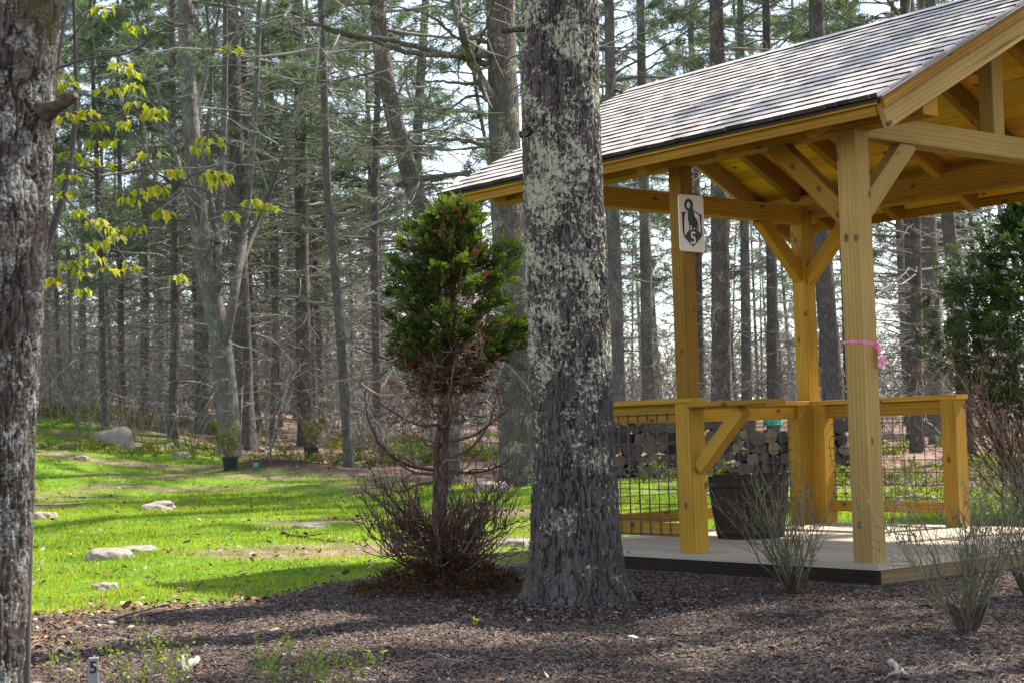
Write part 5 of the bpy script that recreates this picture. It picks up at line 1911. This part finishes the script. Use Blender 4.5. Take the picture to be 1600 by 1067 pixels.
def bush(px, py, Z, hgt, rad_, n, label, seed):
    b0 = on(*at(px, py, Z)[:2])
    t_ = empty('broom_bush', b0)
    tag(t_, label, 'shrub', 'green-stemmed bushes in the mulch bed')
    st_, lv, wd_ = MB(), MB(), MB()
    az = rng.uniform(0, 6.28, n)
    inc = rng.random(n) ** 0.7
    D = np.stack([np.cos(az) * inc * rad_ * 1.2, np.sin(az) * inc * rad_ * 1.2, np.full(n, hgt) * rng.uniform(0.6, 1.0, n)], -1)
    L = np.linalg.norm(D, axis=1) * rng.uniform(0.75, 1.0, n)
    base = np.stack([np.cos(az) * 0.05 * rng.random(n), np.sin(az) * 0.05 * rng.random(n), rng.uniform(-0.01, 0.07, n)], -1)
    P1 = curved_twigs(st_, base, D, L, np.full(n, 0.12), rng.uniform(0.0035, 0.006, n), wig=0.022)
    P2 = kids(st_, P1, 6, 0.08, 0.28, 0.0024, up=0.5, t0=0.15)
    P3 = kids(st_, P2, 2, 0.03, 0.12, 0.0016, up=0.4, t0=0.15)
    tubes(wd_, np.stack([np.array([[0, 0, -0.03], [0.05 * math.cos(a), 0.05 * math.sin(a), 0.05], [0.09 * math.cos(a), 0.09 * math.sin(a), 0.13]]) for a in np.linspace(0, 6, 9)]), np.array([[0.022, 0.014, 0.007]]), 6)
    A = np.concatenate([P1[:, 3:].reshape(-1, 3), P2.reshape(-1, 3), P3.reshape(-1, 3)])
    A = A[rng.random(len(A)) < 0.33]
    D2 = rng.normal(0, 0.6, A.shape) + [0, 0, 0.6]
    s_ = np.cross(norm(D2), rng.normal(0, 1, A.shape))
    ll = rng.uniform(0.007, 0.02, len(A))[:, None]
    s_ = norm(s_) * ll * 0.28
    d_ = norm(D2) * ll
    V = np.stack([A, A + d_ * 0.5 - s_, A + d_, A + d_ * 0.5 + s_], 1)
    lv.add(V.reshape(-1, 3), np.arange(len(A) * 4).reshape(-1, 4), 0)
    st_.build('stems', M_STEM, t_, smooth=True)
    wd_.build('rootstock', M_CYPBARK, t_, smooth=True)
    lv.build('leaves', M_BUD, t_)


bush(1240, 925, 9.15, 0.56, 0.30, 24, 'green-stemmed bush before the pavilion steps-side edge, left of the corner post', 1)
bush(1512, 990, 7.3, 0.62, 0.33, 27, 'larger green-stemmed bush nearest the camera, right of the corner post', 2)
bush(1612, 925, 8.6, 0.60, 0.34, 26, 'green-stemmed bush cut off by the right edge of the picture', 3)


# ------------------------------------------------------------------ stones
def stone(px, py, wpx, hpx, label, m=None, name='stone', seed=0, depth=0.8, sink=0.35):
    g = ground(px, py)
    Z = (g - CAMP) @ FWD
    wd_, ht = wpx / F_PX * Z / 2, hpx / F_PX * Z
    bm = bmesh.new()
    bmesh.ops.create_icosphere(bm, subdivisions=4, radius=1)
    off = Vector((seed * 3.7, seed * 1.3, 2.1))
    for v in bm.verts:
        p = v.co
        d_ = mnoise.fractal(p * 1.1 + off, 0.8, 2.0, 4) * 0.32
        c_ = mnoise.cell(p * 1.6 + off) * 0.06
        p = p * (1 + d_ + c_)
        zz = p.z
        zz = zz if zz < 0.55 else 0.55 + (zz - 0.55) * 0.45
        v.co = (p.x * wd_, p.y * wd_ * depth, zz * ht * (1 + sink) - ht * sink * 0.6)
    me = bpy.data.meshes.new(name)
    bm.to_mesh(me)
    bm.free()
    for p in me.polygons:
        p.use_smooth = True
    me.materials.append(m or M_STONE)
    o = bpy.data.objects.new(name, me)
    COL.objects.link(o)
    o.location = on(g[0], g[1])
    tag(o, label, 'stone')
    return o


stone(177, 695, 62, 34, 'large pale rounded boulder at the foot of the wood on the left', name='boulder', seed=1)
stone(250, 795, 66, 14, 'flat pale stone lying alone in the middle of the lawn', seed=2)
stone(166, 872, 84, 20, 'wide low tan stone in the lawn, largest of the near ones', seed=3)
stone(214, 860, 64, 9, 'thin low stone barely showing behind the wide tan stone', seed=4)
stone(164, 920, 44, 13, 'small pale stone in the lawn nearest the mulch edge', seed=5)
stone(66, 810, 42, 15, 'pale stone in the lawn beside the left foreground trunk', seed=6)
stone(128, 719, 26, 9, 'small pinkish stone at the shaded far edge of the lawn', seed=7)
stone(245, 706, 26, 13, 'mossy yellow-green rock left of the dark stump rock', M_MOSS, seed=8)
stone(262, 706, 24, 16, 'dark mossy rock beside the fallen pale sticks', M_MOSS, seed=9)
stone(284, 713, 30, 10, 'small grey stone among fallen sticks at the lawn edge', seed=10)
stone(108, 702, 36, 14, 'yellow mossy hummock rock below the large boulder', M_MOSS, seed=11)
stone(770, 765, 62, 18, 'pale stone behind the dead cypress branches', seed=12)
stone(812, 852, 60, 14, 'long pale stone in the grass left of the foreground pine', seed=13)
stone(1432, 786, 78, 18, 'pinkish flat stone seen through the right wire mesh', seed=14)
stone(490, 822, 60, 7, 'thin flat stone slab in the lawn left of the cypress', seed=15)
stone(410, 705, 40, 10, 'flat grey rock among sticks between the two black pots', seed=16)


# ------------------------------------------------------------------ potted shrubs waiting to be planted
def potted(px, py, wpx, hpx, label, seed):
    g = ground(px, py)
    Z = (g - CAMP) @ FWD
    r, h = wpx / F_PX * Z / 2, hpx / F_PX * Z
    t_ = empty('potted_shrub', on(g[0], g[1]))
    tag(t_, label, 'potted plant', 'black nursery pots at the far lawn edge')
    mb = MB()
    a_ = np.linspace(0, 2 * PI, 24, endpoint=False)
    pr = [(0.001, 0.0), (0.82 * r, 0.0), (0.97 * r, h * 0.86), (1.05 * r, h * 0.86), (1.05 * r, h), (0.95 * r, h), (0.93 * r, h * 0.88), (0.001, h * 0.88)]
    V = np.concatenate([np.stack([np.cos(a_) * q_, np.sin(a_) * q_, 0 * a_ + z_], -1) for q_, z_ in pr])
    mb.add(V, [[i * 24 + j, i * 24 + (j + 1) % 24, (i + 1) * 24 + (j + 1) % 24, (i + 1) * 24 + j] for i in range(7) for j in range(24)])
    mb.build('pot', M_POT, t_)
    st_, lv = MB(), MB()
    n = 22
    az = rng.uniform(0, 6.28, n)
    D = np.stack([np.cos(az) * 0.35, np.sin(az) * 0.35, rng.uniform(0.5, 1, n)], -1)
    P = curved_twigs(st_, np.tile([[0, 0, h * 0.85]], (n, 1)) + rng.normal(0, 0.03, (n, 3)) * [1, 1, 0], D, rng.uniform(0.3, 0.62, n), np.full(n, 0.1), 0.004, wig=0.03)
    K = kids(st_, P, 3, 0.06, 0.16, 0.0022)
    A = np.concatenate([P[:, 3:].reshape(-1, 3), K[:, 2:].reshape(-1, 3)])
    needles(lv, A, np.tile([[0, 0, 1.0]], (len(A), 1)), 2, 0.05, 0.012, 0.7)
    st_.build('stems', M_TWIG, t_, smooth=True)
    lv.build('leaves', M_LOW, t_)


potted(360, 734, 25, 21, 'black nursery pot with thin shrub, left of the dug soil heap', 1)
potted(487, 720, 24, 22, 'black nursery pot with bushy shrub, right of the dug soil heap', 2)
g = ground(396, 733)
fl = empty('marker_flag', on(g[0], g[1]))
tag(fl, 'tiny teal marker flag in the grass beside the left black pot', 'flag')
mb = MB()
tubes(mb, [[0, 0, -0.03], [0.005, 0, 0.12]], [[0.0025, 0.0025]], 5)
mb.build('wire', M_WIRE, fl)
mb = MB()
for k in range(5):
    mb.add([[0.03 * k - 0.02, 0.01 * math.sin(k * 1.4), 0.05], [0.03 * (k + 1) - 0.02, 0.01 * math.sin((k + 1) * 1.4), 0.05 + 0.004 * k], [0.03 * (k + 1) - 0.02, 0.01 * math.sin((k + 1) * 1.4) + 0.01, 0.14], [0.03 * k - 0.02, 0.01 * math.sin(k * 1.4) + 0.01, 0.145]], [[0, 1, 2, 3]], 0)
flag_o = mb.build('flag', M_TEAL, fl)
flag_o.scale = (0.55, 0.55, 0.75)


# ------------------------------------------------------------------ sticks, stake, cone, seedlings
def stick(pts, r, label, m, forks=0):
    gs = [ground(*q) for q in pts]
    b0 = gs[0].copy()
    p = spline([q - b0 + np.array([0, 0, r * 0.8]) for q in gs], 18)
    p[1:-1] += rng.normal(0, r * 0.5, (16, 3))
    mb = MB()
    tubes(mb, p, [np.linspace(r, r * 0.45, 18) * (1 + 0.12 * rng.normal(0, 1, 18))], 7, cap=True)
    for f in range(forks):
        i0 = random.randint(5, 15)
        d_ = (p[i0 + 1] - p[i0 - 1])
        d_ = d_ / np.linalg.norm(d_)
        e_ = np.array([-d_[1], d_[0], 0.25]) * random.choice((-1, 1)) * np.array([1, 1, 1])
        e_[2] = abs(e_[2])
        ln = np.linalg.norm(p[-1] - p[0]) * random.uniform(0.15, 0.3)
        tubes(mb, spline([p[i0], p[i0] + (d_ + e_) * ln * 0.5, p[i0] + (d_ * 1.4 + e_) * ln * 0.8], 7), [np.linspace(r * 0.5, r * 0.2, 7)], 5)
    o = mb.build('fallen_stick', m, None, smooth=True)
    o.location = b0
    tag(o, label, 'stick')


M_STK = ramp_mat('stick_dark', [(0, (0.055, 0.042, 0.038)), (1, (0.11, 0.09, 0.08))], 0.9, 0.1, 60, 0.6)
M_STKW = ramp_mat('stick_pale', [(0, (0.22, 0.19, 0.16)), (1, (0.38, 0.335, 0.29))], 0.85, 0.15, 60, 0.5)
stick([(78, 1000), (150, 975), (215, 966), (250, 962)], 0.012, 'long dark fallen stick along the edge of the lawn', M_STK, 2)
stick([(150, 1005), (190, 1003), (228, 1004)], 0.010, 'bleached white stick lying in the leaf litter', M_STKW, 1)
stick([(283, 1053), (298, 1046), (312, 1036)], 0.022, 'short thick tan piece of wood in the mulch', M_STKW)
stick([(318, 1042), (365, 1040), (420, 1026), (445, 1010)], 0.008, 'thin dark curved stick right of the short tan wood', M_STK, 1)
stick([(548, 1064), (600, 1066), (665, 1063)], 0.008, 'straight pale stick at the bottom edge of the view', M_STKW)
stick([(440, 836), (480, 842), (526, 848)], 0.014, 'brown fallen branch lying on the lawn beside the cypress', M_STK, 3)
stick([(1392, 1038), (1402, 1050), (1418, 1060)], 0.014, 'white broken root piece in the mulch at bottom right', M_STKW, 1)
stick([(1185, 1068), (1240, 1074), (1300, 1062)], 0.006, 'thin dark twig in the mulch left of the pine cone', M_STK, 1)
stick([(265, 700), (275, 695), (300, 712)], 0.03, 'pale forked stick leaning on the rocks by the wood', M_STKW, 1)
stick([(405, 692), (450, 690), (505, 694)], 0.04, 'fallen grey branch between the black pots at the wood edge', M_STKW, 4)
stick([(1330, 800), (1420, 792), (1500, 797)], 0.02, 'fallen branch in the litter behind the right rail', M_STKW, 2)

sp_ = at(146, 1062, 5.95)
stk = empty('number_stake', on(sp_[0], sp_[1]), 0.05)
tag(stk, 'small grey wooden stake marked 5 in the litter at bottom left', 'stake')
topz = at(146, 1027, 5.95)[2] - stk.location.z
mb = MB()
hw, hd_, ch = 0.0185, 0.011, 0.003
pts = [(-hw, -0.08), (hw, -0.08), (hw, topz - ch), (hw - ch, topz), (-hw + ch, topz - 0.002), (-hw, topz - ch)]
flat_poly(mb, pts, -hd_, hd_)
flat_poly(mb, [(-a, z_) for a, z_ in pts], hd_, -hd_)
mb.build('slat', M_STAKE, stk)
text_mesh('numeral', '5', 0.062, M_BLACK, 0.0006, stk, (0.002, -hd_ - 0.0008, topz - 0.036), (PI / 2, 0, 0))

g = ground(1372, 1056)
cone = empty('pine_cone', on(g[0], g[1], 0.012))
tag(cone, 'brown open pine cone lying in the mulch at bottom right', 'pine cone')
mb = MB()
n = 90
i_ = np.arange(n)
tz = i_ / n
phi = i_ * 2.39996
rr = 0.004 + 0.020 * np.sin(np.clip(tz * 1.15 + 0.1, 0, 1) * PI) ** 0.7
for a, t_, r_ in zip(phi, tz, rr):
    c_, s_ = math.cos(a), math.sin(a)
    b0 = np.array([0.10 * (t_ - 0.5), c_ * r_ * 0.35, s_ * r_ * 0.35])
    tip = np.array([0.10 * (t_ - 0.5) + 0.012, c_ * r_, s_ * r_])
    sd = np.array([0, -s_, c_]) * 0.007
    up_ = np.array([0.003, c_ * 0.0015, s_ * 0.0015])
    mb.add([b0 - sd * 0.5, b0 + sd * 0.5, tip + sd, tip - sd, tip + sd + up_, tip - sd + up_], [[0, 1, 2, 3], [3, 2, 4, 5], [5, 4, 1, 0]])
o = mb.build('scales', ramp_mat('cone_scales', [(0, (0.05, 0.033, 0.025)), (1, (0.17, 0.12, 0.085))], 0.8, 0.2), cone)
o.rotation_euler = (0.4, 0.1, 0.5)
o.location = (0, 0, 0.012)

sd_list = [(100, 1062, 0.20), (186, 1068, 0.30), (212, 1072, 0.22), (256, 1070, 0.32), (283, 1066, 0.20), (412, 1072, 0.24), (432, 1066, 0.19), (470, 1070, 0.24), (500, 1076, 0.20), (522, 1074, 0.22), (558, 1064, 0.14), (590, 1052, 0.10), (738, 980, 0.06), (238, 1060, 0.16), (440, 1075, 0.26), (486, 1064, 0.16)]
wh = ['beside the left foreground trunk', 'right of the small 5 stake', 'close to the 5 stake, bushier', 'taller and thin, far right of the stake', 'short, left of the curved dark stick', 'leftmost of the bright bottom clump', 'second in the bright bottom clump', 'third in the bright bottom clump', 'fourth in the bright bottom clump', 'fifth in the bright bottom clump', 'rightmost but one by the pale bottom stick', 'smallest, right of the bright bottom clump', 'tiny and alone in the mulch below the cypress', 'short, between the stake and the thin tall one', 'tall, at the back of the bright bottom clump', 'low, in the middle of the bright bottom clump']
for (a, b_, h), w_ in zip(sd_list, wh):
    p0 = at(a, min(b_, 1060), 5.9) if b_ > 1060 else ground(a, b_)
    if b_ > 1060:
        p0 = at(a, 1060, 6.1 - (b_ - 1060) * 0.02)
    t_ = empty('seedling', on(p0[0], p0[1]))
    tag(t_, 'yellow-green seedling ' + w_, 'seedling', 'seedlings sprouting in the litter')
    st_, lv = MB(), MB()
    n = 6 if h > 0.12 else 3
    az = rng.uniform(0, 6.28, n)
    D = np.stack([np.cos(az) * 0.28, np.sin(az) * 0.28, np.ones(n)], -1)
    P = curved_twigs(st_, rng.normal(0, 0.008, (n, 3)) * [1, 1, 0], D, h * rng.uniform(0.6, 1.0, n), np.full(n, 0.05), 0.0016, wig=0.02)
    K = kids(st_, P, 3, h * 0.12, h * 0.3, 0.001)
    A = np.concatenate([P[:, 3:].reshape(-1, 3), K[:, 2:].reshape(-1, 3)])
    A = np.repeat(A, 2, axis=0)
    A = A[rng.random(len(A)) < 0.7]
    D2 = norm(rng.normal(0, 0.7, A.shape) + [0, 0, 0.35])
    s_ = norm(np.cross(D2, rng.normal(0, 0.4, A.shape) + [0, 0, 1]))
    ll = rng.uniform(0.009, 0.021, len(A))[:, None]
    V = np.stack([A, A + D2 * ll * 0.35 - s_ * ll * 0.3, A + D2 * ll, A + D2 * ll * 0.35 + s_ * ll * 0.3], 1)
    lv.add(V.reshape(-1, 3), np.arange(len(A) * 4).reshape(-1, 4))
    st_.build('stems', M_STEM, t_, smooth=True)
    lv.build('leaves', M_GREENSH, t_)
